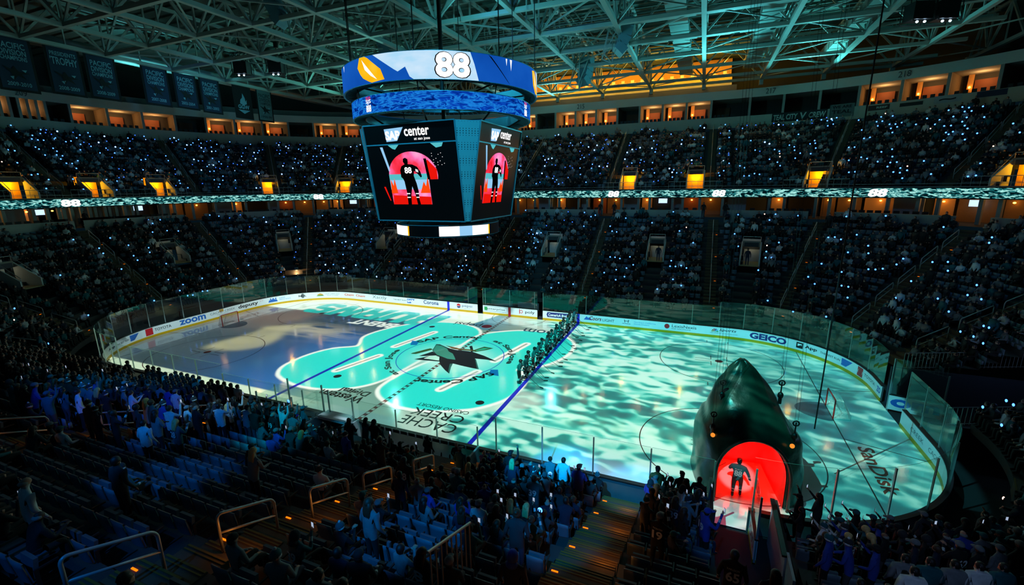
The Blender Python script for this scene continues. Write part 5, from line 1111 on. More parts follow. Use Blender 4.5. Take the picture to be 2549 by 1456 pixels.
A=[(x,y,z) for x,y,z in A]; mb.add(A+B,[(i,i+1,n+i+1,n+i) for i in range(n-1)]+[tuple(range(n,2*n))]); o=mb.build('mouth_lining',mat('mouth red',(232,56,38),.4,0,.1,1.5),hd,True); o.data.transform(Matrix.Translation((-21.75,10.6,0)))
mb=MB(); mb.tube([(x-21.75,y+10.55,z) for x,y,z in archp(-12.15,1.5,3.04,21.56,24,0)],.07,8); part(mb,'mouth_rim',mat('rim dark',(10,30,28),.4),hd,smooth=True)
eye=glow('glow eye',(255,150,50),1.0)
for (x,y,z) in ((-1.86,-1.12,3.0),(1.2,-1.46,3.12)):
    mb=MB(); mb.ell((x,y,z),(.10,.09,.10),10,7); part(mb,'eye',eye,hd,smooth=True)
mb=MB(); 
for x in (-.6,.35): mb.ell((x,-.9,3.0),(.3,.26,.07),12,6)
part(mb,'mouth_lamp',glow('glow mouth lamp',(255,150,90),9),hd,smooth=True)
for x in (-.55,.35): spot('mouth_light',(21.65+x,-10.75,2.9),(21.55+x,-7.75,1.4),220,(255,12,4),140,.5,.12); point('mouth_glow_light',(21.6+x*.8,-9.0,1.9),60,(255,10,4),.2); spot('mouth_hot_light',(21.65+x,-10.4,2.7),(21.5+x,-7.72,2.05),2600,(255,214,80),20,.9,.1)
hk=[(-1.42,.1,4.35),(1.02,.2,4.55),(-1.86,-.9,3.2),(1.42,-.9,3.2)]
for x,y,z in hk:
    mb=MB(); mb.ell((x,y,z+.1),(.13,.13,.16),8,6); mb.tube([(x,y,z),(x,y,z+.75)],.03,6); mb.tube([(x+.12*math.cos(a),y,z+.7+.12*math.sin(a)) for a in np.linspace(0,2*PI,9)[:-1]],.035,6,closed=True); mb.tube([(x,y,z-.3),(x,y,z)],.08,6); part(mb,'lifting_shackle',darkm,hd)
mb=MB()
for x,y,z in hk:
    for q in (-.06,.06): mb.tube([(x+q,y,z+.8),(x*.9+q,y+1.2,28.4)],.006,4)
part(mb,'lifting_wires',darkm,hd)
# ------------------------------------------------------------------ people
def skin_mesh(name,V,E,rad,labels,sub=1,deci=None):
    """V: joint name->point, E: bones, rad: joint->(rx,ry); returns a mesh whose faces know their bone"""
    me=bpy.data.meshes.new(name); keys=list(V); idx={k:i for i,k in enumerate(keys)}
    me.from_pydata([V[k] for k in keys],[(idx[a],idx[b]) for a,b in E],[]); o=bpy.data.objects.new(name,me); COL.objects.link(o)
    md=o.modifiers.new('s','SKIN'); md.use_smooth_shade=True
    for k,i in idx.items():
        r=rad[k]; me.skin_vertices[0].data[i].radius=r if isinstance(r,tuple) else (r,r); me.skin_vertices[0].data[i].use_root=(k=='pelvis')
    if sub: s=o.modifiers.new('u','SUBSURF'); s.levels=sub; s.render_levels=sub
    if deci: d=o.modifiers.new('d','DECIMATE'); d.ratio=deci
    C.view_layer.update(); out=bpy.data.meshes.new_from_object(o.evaluated_get(C.evaluated_depsgraph_get())); bpy.data.objects.remove(o); bpy.data.meshes.remove(me)
    ea=np.array([V[a] for a,b in E],float); eb=np.array([V[b] for a,b in E],float); n=len(out.polygons); cen=np.zeros(n*3); out.polygons.foreach_get('center',cen); cen=cen.reshape(-1,3)
    d=eb-ea; L=(d*d).sum(1)+1e-9; t=np.clip(((cen[:,None]-ea)*d).sum(2)/L,0,1); dist=np.linalg.norm(cen[:,None]-(ea+t[...,None]*d),axis=2)
    rr=np.array([max(np.max(rad[a]),np.max(rad[b])) for a,b in E]); w=np.argmin(dist/rr,axis=1)
    lab=[labels.get(E[i],'torso') for i in w]; out['x']=0
    return out,lab,cen,t[np.arange(n),w]
def skeleton(pose,w=1.,fingers=True,coat=1.):
    sit=pose.startswith('sit'); V={};rad={}
    pz=.50 if sit else .95; lean={'sit_lean':.16,'stand_lean':.10}.get(pose,.02 if not sit else -.05); py=-.12 if sit else 0
    V['pelvis']=(0,py,pz); V['belly']=(0,py+lean*.4,pz+.2); V['chest']=(0,py+lean,pz+.42); V['neck']=(0,py+lean*1.15,pz+.565); V['jaw']=(0,py+lean*1.2+.015,pz+.635); V['head']=(0,py+lean*1.2+.02,pz+.71); V['crown']=(0,py+lean*1.2+.0,pz+.785)
    rad.update(pelvis=(.16*w*coat,.12*coat),belly=(.150*w*coat,.115*coat),chest=(.165*w*coat,.12*coat),neck=(.06,.06),jaw=(.066,.076),head=(.082,.098),crown=(.06,.072))
    V['nose']=(0,V['head'][1]+.10,V['head'][2]-.02); rad['nose']=(.016,.016)
    E=[('pelvis','belly'),('belly','chest'),('chest','neck'),('neck','jaw'),('jaw','head'),('head','crown'),('head','nose')]
    lb={('pelvis','belly'):'torso',('belly','chest'):'torso',('chest','neck'):'torso',('neck','jaw'):'skin',('jaw','head'):'skin',('head','crown'):'skin',('head','nose'):'skin'}
    cy,cz=V['chest'][1],V['chest'][2]
    for s,n in ((-1,'l'),(1,'r')):
        sh=(s*.19*w,cy,cz+.05); V['sh'+n]=sh; rad['sh'+n]=.066*coat
        a={'stand_rest':((.27,-.02,-.27),(.27,.12,-.50)),'stand_lean':((.27,.05,-.25),(.16,.30,-.32)),'stand_clap':((.27,.10,-.22),(.05,.36,-.06)),'stand_phone':((.25,.16,-.14),(.10,.38,.18)),'stand_arms_up':((.33,.04,.18),(.26,.10,.46)),'stand_crossed':((.28,.06,-.25),(-.06,.22,-.20)),
           'sit_rest':((.25,.06,-.26),(.16,.30,-.32)),'sit_lean':((.25,.10,-.24),(.10,.34,-.20)),'sit_phone':((.24,.16,-.18),(.06,.36,.06)),'sit_clap':((.27,.12,-.20),(.05,.36,-.06)),'stand_one_up':(((.27,-.02,-.27),(.27,.12,-.50)) if s<0 else ((.30,.10,.16),(.24,.18,.42)))}[pose]
        if pose.endswith('phone') and s<0: a=((.25,.04,-.26),(.20,.24,-.36))
        e,h=a; el=(s*e[0]*w,cy+e[1],cz+.05+e[2]); ha=(s*h[0]*w,cy+h[1],cz+.05+h[2]); V['el'+n]=el; V['ha'+n]=ha; rad['el'+n]=.05*coat; rad['ha'+n]=.030
        d=Vector(ha)-Vector(el); d.normalize(); pm=Vector(ha)+d*.075; V['pa'+n]=tuple(pm); rad['pa'+n]=(.034,.022)
        E+= [('chest','sh'+n),('sh'+n,'el'+n),('el'+n,'ha'+n),('ha'+n,'pa'+n)]; lb[('chest','sh'+n)]='torso'; lb[('sh'+n,'el'+n)]='arm'; lb[('el'+n,'ha'+n)]='sleeve'; lb[('ha'+n,'pa'+n)]='skin'
        if fingers:
            side=d.cross(Vector((0,0,1))); side=side.normalized() if side.length>.1 else Vector((1,0,0)); cur=d.cross(side).normalized()*(.02)
            for f,(o_,ln) in enumerate(((-.030,.055),(-.010,.072),(.010,.068),(.030,.052))):
                q=pm+side*o_+d*ln*.5+cur*.3; q2=pm+side*o_*1.1+d*ln+cur*1.4; V['f%d%s'%(f,n)]=tuple(q); V['g%d%s'%(f,n)]=tuple(q2); rad['f%d%s'%(f,n)]=.0095; rad['g%d%s'%(f,n)]=.008; E+= [('pa'+n,'f%d%s'%(f,n)),('f%d%s'%(f,n),'g%d%s'%(f,n))]; lb[E[-1]]='skin'; lb[E[-2]]='skin'
            q=Vector(ha)+d*.035-side*.05*s; V['th'+n]=tuple(q); rad['th'+n]=.010; E.append(('ha'+n,'th'+n)); lb[E[-1]]='skin'
        hx=.10*w
        if sit:
            V['hip'+n]=(s*hx,py,pz-.02); V['kn'+n]=(s*.14,py+.44,pz+.02); V['an'+n]=(s*.13,py+.46,.09); V['to'+n]=(s*.14,py+.60,.04)
        elif pose=='stand_lean': V['hip'+n]=(s*hx,0,pz-.07); V['kn'+n]=(s*.12,.04,.5); V['an'+n]=(s*.12,-.02,.09); V['to'+n]=(s*.13,.13,.04)
        else: V['hip'+n]=(s*hx,0,pz-.07); V['kn'+n]=(s*.11,.02,.5); V['an'+n]=(s*.11,-.02,.09); V['to'+n]=(s*.13,.13,.04)
        rad['hip'+n]=.095*coat; rad['kn'+n]=.066; rad['an'+n]=.048; rad['to'+n]=(.045,.035)
        E+= [('pelvis','hip'+n),('hip'+n,'kn'+n),('kn'+n,'an'+n),('an'+n,'to'+n)]; lb[E[-4]]='leg'; lb[E[-3]]='leg'; lb[E[-2]]='leg'; lb[E[-1]]='shoe'
    return V,E,rad,lb
CLOTH={'black':(12,13,16),'charcoal':(36,40,44),'navy':(16,26,48),'teal':(6,84,92),'grey':(110,114,118),'white':(196,200,202),'blue':(30,60,150),'purple':(50,30,190),'olive':(90,84,34),'red':(150,24,30)}
CM={k:mat('cloth '+k,v,.85,0,.22,14) for k,v in CLOTH.items()}
SK=[mat('skin light',(190,134,110),.6,0,.06),mat('skin tan',(140,92,68),.6,0,.06),mat('skin brown',(80,50,36),.6,0,.06)]
TR=[mat('trousers denim',(34,46,70),.85,0,.2,20),mat('trousers black',(14,14,16),.85,0,.2,20),mat('trousers grey',(60,60,62),.85,0,.2,20)]
SHOE=mat('shoe',(24,24,26),.5); STR=mat('jersey stripe',(190,200,200),.8)
HAIR={'dark':mat('hair dark',(18,13,10),.6,0,.3,40),'brown':mat('hair brown',(62,40,24),.6,0,.3,40),'blonde':mat('hair blonde',(190,160,104),.6,0,.25,40),'grey':mat('hair grey',(130,128,124),.7,0,.2,40)}
POSES=['stand_rest','stand_lean','stand_clap','stand_phone','stand_arms_up','stand_crossed','stand_one_up','sit_rest','sit_lean','sit_phone','sit_clap']
BODY={}; LOW={}; JOINT={}
for p in POSES:
    sk=skeleton(p,1.,True,1.06); BODY[p]=skin_mesh('body',*sk,sub=1); JOINT[p]=sk[0]
for p in ('stand_rest','stand_phone','sit_rest','sit_lean','sit_phone'):
    sk=skeleton(p,1.08,False,1.1); LOW[p]=skin_mesh('low',*sk,sub=0)
_BM={}
def body_mesh(p,cloth,sk,tr,stripe):
    k=(p,cloth,sk,tr,stripe)
    if k in _BM: return _BM[k]
    me,lab,cen,t=BODY[p]; me=me.copy(); me.materials.clear()
    for m in (CM[cloth],SK[sk],TR[tr],SHOE,STR): me.materials.append(m)
    pel=JOINT[p]['pelvis'][2]; idx=[]
    for l,c,tt in zip(lab,cen,t):
        i={'torso':0,'arm':0,'sleeve':0,'skin':1,'leg':2,'shoe':3}[l]
        if not p.startswith('sit') and l in('torso','leg') : i=0 if c[2]>pel-.13 else 2
        if stripe and ((l=='torso' and pel-.05<c[2]<pel+.02) or (l=='sleeve' and .5<tt<.72)): i=4
        idx.append(i)
    me.polygons.foreach_set('material_index',idx); me.name='person_body'; _BM[k]=me; return me
_HM={}
def head_mesh(kind,col):
    k=(kind,col)
    if k in _HM: return _HM[k]
    mb=MB(); m=[HAIR.get(col) or CM.get(col)]
    if kind=='short': mb.ell((0,-.018,.012),(.092,.108,.105),12,7,z0=-.35); mb.ell((0,-.045,-.03),(.082,.075,.075),10,6)
    elif kind=='long':
        mb.ell((0,-.018,.012),(.096,.112,.108),12,7,z0=-.35); [mb.tube([(q*.035,-.05,.03),(q*.045,-.075,-.08),(q*.05,-.10,-.18),(q*.055,-.11,-.27),(q*.05,-.11,-.33)],[.055,.05,.042,.03,.010],8) for q in (-1.3,-.45,.45,1.3)]
    elif kind=='bald': mb.ell((0,-.03,-.035),(.088,.085,.055),10,5)
    elif kind=='bun': mb.ell((0,-.018,.012),(.094,.110,.106),12,7,z0=-.35); mb.ell((0,-.10,.09),(.05,.05,.05),8,6)
    elif kind=='cap':
        mb.ell((0,-.005,.03),(.098,.112,.09),12,6,z0=-.1); mb.add([(-.07,.09,.03),(.07,.09,.03),(.06,.19,.015),(0,.205,.015),(-.06,.19,.015),(-.07,.09,.022),(.07,.09,.022),(.06,.19,.007),(0,.205,.007),(-.06,.19,.007)],[(0,1,2,3,4),(9,8,7,6,5),(0,5,6,1),(1,6,7,2),(2,7,8,3),(3,8,9,4),(4,9,5,0)]); mb.ell((0,-.04,-.03),(.084,.075,.07),10,5,mi=1)
        m=[CM[col],HAIR['dark']]
    elif kind=='beanie': mb.ell((0,-.01,.03),(.103,.115,.115),12,7,z0=-.3); mb.lathe([(.104,-.01),(.106,.028),(.103,.03)],(0,-.01,0),14,mi=1); mb.ell((0,-.01,.155),(.035,.035,.035),8,5,mi=1); m=[CM[col],CM['white']]
    elif kind=='hood': mb.ell((0,-.02,.0),(.115,.13,.14),12,8); mb.ell((0,-.09,-.12),(.12,.09,.09),10,6); m=[CM[col]]
    _HM[k]=mb.mesh('hair',m,True); return _HM[k]
PARTN={'short':'hair','long':'hair','bald':'hair','bun':'hair','cap':'cap','beanie':'knit_hat','hood':'hood'}
phonem=MB(); phonem.box((0,0,0),(.075,.010,.15),mi=0); phonem.box((0,-.006,0),(.066,.003,.135),mi=1); PHONE=phonem.mesh('phone',[darkm,glow('phone screen',(190,210,240),.7)])
pl=MB(); pl.box((0,0,0),(.09,.03,.17),mi=0); pl.ell((0,.02,.05),(.078,.04,.078),8,5,mi=1); PHL=pl.mesh('phone_with_torch',[darkm,glow('phone torch',(70,130,255),4.2)])
def phone_at(o,pose,rz,light=False,label=None,grp='phones held up in the near stand'):
    J=JOINT[pose]; h=Vector(J['par'])+Vector((0,.04,.07)); w=o.matrix_basis@h
    q=link('phone',PHL if light else PHONE,None,w,rz); tag(q,label,'phone',grp); return q
def person(loc,rz,pose,cloth,hair,hcol,sk=0,tr=0,stripe=False,scale=1.,label=None,grp=None,num=None,nm=None,name='person'):
    root=link(name,body_mesh(pose,cloth,sk,tr,stripe),None,loc,rz); root.scale=(scale,)*3; tag(root,label,'person',grp)
    h=JOINT[pose]['head']; c=link(PARTN[hair],head_mesh(hair,hcol),root,h)
    if num:
        J=JOINT[pose]; cy=J['chest'][1]-.147; cz=J['chest'][2]; mb=MB(); letters(mb,num,lambda a,b:(-.13+.26*a,cy-.012*math.cos((a-.5)*3)+.0,cz-.26+.24*b),0,1,0,1,0,.03)
        if nm: letters(mb,nm,lambda a,b:(-.12+.24*a,cy-.012*math.cos((a-.5)*3),cz+.02+.05*b),0,1,0,1,0,.01)
        o=mb.build('jersey_number',STR,root)
    root.matrix_basis=Matrix.Translation(Vector(loc))@Matrix.Rotation(rz,4,'Z')@Matrix.Scale(scale,4); return root
# ------------------------------------------------------------------ seats
seatm=mat('seat fabric',(70,84,96),.75,0,.15,8); seatf=mat('seat shell',(84,100,112),.5,0,.1); armm=mat('seat arm',(40,44,48),.4,.3)
def seat_parts(up):
    a=MB(); n=6; vs=[];fs=[]
    for i in range(n+1):
        u=-1+2*i/n
        for j in range(5):
            v=j/4; z=.40+.44*v+(.035*(1-u*u) if j==4 else 0); y=-.40-.06*v-.035*(1-u*u); vs+=[(u*.24,y,z),(u*.24,y-.035,z)]
    for i in range(n):
        for j in range(4):
            p=(i*5+j)*2; q=((i+1)*5+j)*2; fs+= [(p,q,q+2,p+2),(p+1,p+3,q+3,q+1)]
        t=(i*5+4)*2; t2=((i+1)*5+4)*2; fs.append((t,t2,t2+1,t+1))
    for i in (0,n):
        for j in range(4): p=(i*5+j)*2; fs.append((p,p+2,p+3,p+1))
    a.add(vs,fs); back=a.mesh('backrest',seatf,True)
    b=MB()
    if up: b.box((0,-.33,.62),(.44,.07,.38),M=Matrix.Rotation(-.15,3,'X'))
    else: b.box((0,-.18,.44),(.46,.42,.07))
    pan=b.mesh('seat_pan',seatm)
    c=MB()
    c.box((.26,-.2,.62),(.035,.32,.035)); c.box((.26,-.35,.33),(.03,.06,.6)); arm=c.mesh('armrest',armm); return back,pan,arm
SU,SD=seat_parts(True),seat_parts(False)
lowseat=MB(); lowseat.box((0,-.43,.63),(.48,.05,.44)); lowseat.box((0,-.30,.52),(.44,.12,.22)); 
LS=(np.array(lowseat.v),lowseat.f)
# seat positions
def seats_of(k,d,zf,sa,sb,ais,aw,pitch,skip):
    out=[]; s=sa
    while s<sb:
        r=1. if (abs(s)<HX or HX+RR*PI/2<abs(s)<HX+RR*PI/2+2*HY or abs(s)>HX+RR*PI+2*HY) else (RR+d)/RR
        s+=pitch/r
        w=aw/r
        if any(abs(s-a)<w for a in ais): continue
        p,n=P(s,d)
        if skip(p[0],p[1],d,s): continue
        out.append((s,d,p[0],p[1],zf(s,k),math.atan2(-n[1],-n[0])-PI/2,k))
    return out
LOWS=[];UPS=[]
def skl(x,y,d,s):
    if in_tunnel(x+.3,y,d) or in_tunnel(x-.3,y,d) or in_zam(x,y,d): return True
    if y<-10 and -4.6<x<4.0 and d<4.6: return True    # penalty boxes and platform
    if y<-10 and 1.0<=x<9.5 and d<4.0: return True    # team bench
    for v in VOM:
        rr=1. if abs(v)<HX or abs(v)>35.3 and abs(v)<44 else (RR+d)/RR
        if abs(s-v)*rr<1.25 and d>7.2 and d<11.8: return True
        if abs(s-v)*rr<.75 and d<=7.2: return True
    return False
for k in range(NROW): LOWS+=seats_of(k,D0+TD*k+.5,lowz,-79.5,79.5,AIS+NEARA,.95,.55,skl)
def sku(x,y,d,s):
    for v in UVOM:
        rr=1. if abs(v)<HX or 35.3<abs(v)<44 else (RR+d)/RR
        if abs(s-v)*rr<1.4 and d<21.2: return True
    return False
for k in range(UROW-1): UPS+=seats_of(k,UD0+TD*k+.5,upz,UA+.5,UB-.5,UAIS,.8,.55,sku)
def vis(x,y,z,mg=170):
    q=px((x,y,z)); return q is not None and -mg<q[0]<2549+mg and -mg<q[1]<1456+mg and q[2]>1.2, q
near=[];far=[]
for t in LOWS+UPS:
    v,q=vis(t[2],t[3],t[4]+.8)
    if not v: continue
    (near if (t[3]<-14 and q[2]<30) else far).append((q[2],)+t)
infr=lambda t:vis(t[3],t[4],t[5]+.8,0)[0]
near.sort(key=lambda t:(not infr(t),t[0]))
print('seats near',len(near),'far',len(far))
def occ_near(x,y,d,u,v):
    if 1<x<9 and 7.3<d<14.8: return .10
    if 9<x<16.3 and d>=8.6: return .30
    if 17<x<20.2 and d>6.2: return .06
    if 0<x<9 and 4.4<d<=5.4: return .9
    if x<1 and d>10: return .55
    return .88
CL=['black','black','charcoal','navy','teal','teal','grey','white','black','charcoal','blue']
HK=[('short','dark'),('short','brown'),('short','dark'),('long','brown'),('long','dark'),('long','blonde'),('cap','black'),('cap','teal'),('cap','grey'),('beanie','teal'),('beanie','charcoal'),('bun','brown'),('bald','grey'),('hood','charcoal')]
hn_={'short':'short %s hair','long':'long %s hair','bun':'%s hair in a bun','bald':'thinning %s hair','cap':'a %s cap','beanie':'a %s knit hat','hood':'a %s hood up'}
pn_={'stand_rest':'standing','stand_lean':'standing bent forward','stand_clap':'standing and clapping','stand_phone':'standing holding up a phone','stand_arms_up':'standing with both arms raised','stand_crossed':'standing with folded arms','stand_one_up':'standing with one arm raised','sit_rest':'seated','sit_lean':'seated leaning forward','sit_phone':'seated holding a phone','sit_clap':'seated and clapping'}
def area_name(x,y,d):
    if y>-12.9 or abs(x)>22.4: return ('behind the right end glass' if x>0 else 'in the left corner of the stand')
    if x>22.4: return 'right of the shark head tunnel'
    if x>17.2: return 'left of the shark head tunnel'
    if x>9.8: return 'between the foreground aisles, row %d'%(int((d-D0)/TD)+1)
    if x>-1.5: return 'left of the tall handrails, row %d'%(int((d-D0)/TD)+1)
    return 'near the penalty boxes, row %d'%(int((d-D0)/TD)+1)
npeople=0; nseat=0; stuff_p=[]; stuff_s=[]; nphone=0
RG=random.Random(11)
special=[]
for (dist,s,d,x,y,z,rz,k) in near:
    v,q=vis(x,y,z+.8); oc=RG.random()<occ_near(x,y,d,q[0],q[1])
    standing_zone=(x<3 and d<11) or (x>17.2 and d<6.5)
    if nseat<300:
        parts=SD if (oc and not standing_zone) else SU
        root=empty('arena_seat',(x,y,z),rz); nseat+=1
        tag(root,'%s arena seat %s'%('occupied' if oc else 'empty folded',area_name(x,y,d)),'seat','empty folded arena seats in the near stand' if not oc else 'occupied arena seats in the near stand')
        for nm,me in zip(('backrest','seat_pan','armrest'),parts): link(nm,me,root)
    else: stuff_s.append((x,y,z,rz))
    if oc:
        stand=standing_zone and RG.random()<.8 or RG.random()<.12
        if stand: pose=RG.choice(['stand_rest','stand_lean','stand_clap','stand_phone','stand_rest','stand_crossed','stand_clap','stand_arms_up' if RG.random()<.3 else 'stand_rest','stand_one_up' if RG.random()<.4 else 'stand_rest'])
        else: pose=RG.choice(['sit_rest','sit_lean','sit_phone','sit_rest','sit_clap'])
        if x>17.2 and d<8 and RG.random()<.28: pose='stand_phone'
        if npeople<282:
            hk,hc=RG.choice(HK); cl=RG.choice(CL); off=.02 if not stand else .18; rot=rz+RG.uniform(-.3,.3)
            if 17.2<x<20: rot=rz-.9+RG.uniform(-.2,.2)
            if 22.4<x<26 and d<8: rot=rz+.9+RG.uniform(-.2,.2)
            fx,fy=-math.sin(rz)*off,math.cos(rz)*off
            jers=cl in('teal','black') and RG.random()<.5; sc=RG.uniform(.93,1.05)
            lab='person in %s%s with %s %s %s'%(cl,' striped jersey' if jers else ' top',hn_[hk]%hc,pn_[pose],area_name(x,y,d))
            w_=lab.split(); lab=' '.join(w_[:16]) if len(w_)>16 else lab
            num=RG.choice(['39','8','65','12','19','48','62','28']) if jers and RG.random()<.75 else None
            o=person((x+fx,y+fy,z),rot,pose,cl,hk,hc,RG.choice([0,0,1,2]),RG.choice([0,1,1,2]),jers,sc,lab,'spectators in the near stand',num); npeople+=1
            if pose.endswith('phone') or pose=='stand_arms_up' and RG.random()<.4:
                nphone+=1; phone_at(o,pose,rot,RG.random()<.05,'lit phone held by a spectator %s'%area_name(x,y,d))
        else: stuff_p.append((x,y,z,rz,pose))
# ---- far stands: one body of spectators each, too many to count
def lowpack(sets,arrs,palette,name,label,cat):
    """one mesh out of many small figures"""
    V=[];L=[];LS_=[];MI=[];base=0; hair=MB(); hair.ell((0,-.02,.01),(.10,.12,.12),6,4); hv=np.array(hair.v); 
    for (x,y,z,rz,pose,ci,sc) in arrs:
        v,f,mi=sets[pose]; c,s=math.cos(rz),math.sin(rz); vv=v*sc; X=vv[:,0]*c-vv[:,1]*s+x; Y=vv[:,0]*s+vv[:,1]*c+y; V.append(np.stack([X,Y,vv[:,2]+z],1)); L.append(f+base); MI.append(np.where(mi==0,ci,mi)); base+=len(v)
    V=np.concatenate(V); F=np.concatenate(L); MI=np.concatenate(MI); me=bpy.data.meshes.new(name); me.vertices.add(len(V)); me.vertices.foreach_set('co',V.astype(np.float32).ravel()); me.loops.add(F.size); me.loops.foreach_set('vertex_index',F.astype(np.int32).ravel()); me.polygons.add(len(F)); me.polygons.foreach_set('loop_start',np.arange(0,F.size,3,dtype=np.int32)); me.polygons.foreach_set('loop_total',np.full(len(F),3,np.int32)); me.polygons.foreach_set('material_index',MI.astype(np.int32))
    for m in palette: me.materials.append(m)
    me.update(calc_edges=True); me.validate(); o=link(name,me); return tag(o,label,cat,None,'stuff')
FS={}
for p,(me,lab,cen,t) in LOW.items():
    me.calc_loop_triangles(); v=np.zeros(len(me.vertices)*3); me.vertices.foreach_get('co',v); v=v.reshape(-1,3); tri=np.array([tuple(q.vertices) for q in me.loop_triangles]); pi=[q.polygon_index for q in me.loop_triangles]
    mi=np.array([{'torso':0,'arm':0,'sleeve':0,'skin':1,'leg':2,'shoe':2}[lab[i]] for i in pi]); h=JOINT[p]['head']; hb=MB(); hb.ell((h[0],h[1]-.02,h[2]+.02),(.10,.12,.12),6,4); ht=[]
    for f in hb.f: ht+= [(f[0],f[1],f[2]),(f[0],f[2],f[3])]
    FS[p]=(np.vstack([v,np.array(hb.v)]),np.vstack([tri,np.array(ht)+len(v)]),np.concatenate([mi,np.full(len(ht),3)]))
PAL=[None,SK[0],TR[1],HAIR['dark'],CM['black'],CM['charcoal'],CM['navy'],CM['teal'],CM['grey'],CM['white'],CM['red']]
PAL[0]=CM['black']
def ci_(): return RG.choice([4,4,4,5,5,6,7,7,8,8,9])
lows=[];ups=[];phones=[]
FC=[]
for (dist,s,d,x,y,z,rz,k) in far:
    up=d>17
    cell=math.sin(s*1.7+k*2.1)+math.sin(s*.45-k*.6+1.3)
    if up: oc=RG.random()<(.80 if cell>-1.2 else .35)
    else: oc=RG.random()<(.78 if cell>-.9 else .30)
    FC.append((x,y,z,rz,oc,up,s,k))
    if oc:
        pose=RG.choice(['sit_rest','sit_lean','sit_phone','sit_rest','stand_rest'] if RG.random()<.5 else ['sit_rest','sit_lean']); (ups if up else lows).append((x,y,z,rz+RG.uniform(-.3,.3),pose,ci_(),RG.uniform(.93,1.08)))
        pr=(.34 if up else .22)*(1.2 if math.sin(s*.9+k*.8)+math.sin(s*.23+k*1.9)>0 else .5)
        if s<-44 : pr*=.45
        if RG.random()<pr: phones.append((dist,x-math.sin(rz)*.45,y+math.cos(rz)*.45,z+1.05+RG.uniform(-.15,.2),rz,up,s))
for (x,y,z,rz,pose) in stuff_p: lows.append((x,y,z,rz,'stand_rest' if pose.startswith('stand') else 'sit_rest',ci_(),1.))
lowpack(FS,lows,PAL,'crowd','dark crowd filling the lower stand behind the rink glass','crowd')
lowpack(FS,ups,PAL,'crowd','dark crowd filling the upper stand above the ribbon screen','crowd')
def seatpack(arr,name,label):
    v0=LS[0]; tri=[]
    for f in LS[1]: tri+= [(f[0],f[1],f[2]),(f[0],f[2],f[3])]
    sets={'s':(v0,np.array(tri),np.zeros(len(tri),int))}
    return lowpack(sets,[(x,y,z,rz,'s',0,1.) for x,y,z,rz in arr],[seatf],name,label,'seats')
seatpack([t[:4] for t in FC if not t[5]]+stuff_s,'arena_seat_rows','rows of dark seats of the lower stand'); seatpack([t[:4] for t in FC if t[5]],'arena_seat_rows','rows of dark seats of the upper stand')
# phones with lit torches: the nearest 300 one by one, the rest as one body of lights
phones.sort(key=lambda t:(not vis(t[1],t[2],t[3],0)[0],t[0]))
def area_far(s,up): 
    a='upper stand' if up else 'lower stand'; 
    return a+(' left of the scoreboard' if s<-12 else (' behind the scoreboard' if s<2 else (' right of the scoreboard' if s<22 else ' at the far right')))
warm=MB(); warm.box((0,0,0),(.09,.03,.17),mi=0); warm.ell((0,.02,.05),(.06,.03,.06),8,5,mi=1); PHW=warm.mesh('phone_with_torch',[darkm,glow('phone torch warm',(255,190,160),6)])
for i,(dist,x,y,z,rz,up,s) in enumerate(phones[:296]):
    o=link('phone_with_torch',PHL if i%23 else PHW,None,(x,y,z),rz); a=area_far(s,up); tag(o,'raised phone with a blue white torch light in the %s'%a,'phone','phone torches in the %s'%a)
rest=phones[296:]
pv=np.array(pl.v); pt=[];pm=[]
for f,mi in zip(pl.f,pl.m):
    for j in range(1,len(f)-1): pt.append((f[0],f[j],f[j+1])); pm.append(mi)
cl1=glow('phone torch deep',(44,96,255),3.4); cl2=glow('phone torch pale',(120,170,255),5)
pm=np.array(pm); pp={'a':(pv*1.0,np.array(pt),pm),'b':(pv*1.25,np.array(pt),np.where(pm==1,2,0)),'c':(pv*.8,np.array(pt),np.where(pm==1,3,0))}
me_arr=[(x,y,z,rz,RG.choice('aabcc'),0,1.) for (_,x,y,z,rz,_u,_s) in rest]
def pack2(arrs):
    V=[];L=[];MI=[];base=0
    for (x,y,z,rz,p,_,sc) in arrs:
        v,f,mi=pp[p]; c,s=math.cos(rz),math.sin(rz); V.append(np.stack([v[:,0]*c-v[:,1]*s+x,v[:,0]*s+v[:,1]*c+y,v[:,2]+z],1)); L.append(f+base); MI.append(mi); base+=len(v)
    V=np.concatenate(V);F=np.concatenate(L);MI=np.concatenate(MI); me=bpy.data.meshes.new('phone_lights'); me.from_pydata(V.tolist(),[],F.tolist()); me.polygons.foreach_set('material_index',MI.astype(np.int32))
    for m in (darkm,glow('phone torch',(0,0,0)),cl2,cl1): me.materials.append(m)
    return me
o=link('phone_lights',pack2(me_arr)); tag(o,'hundreds of blue white phone torches across the far stands','phones',None,'stuff')
print('people',npeople,'low',len(lows),'up',len(ups),'phones',len(phones),'nearphones',nphone,'seats',nseat)
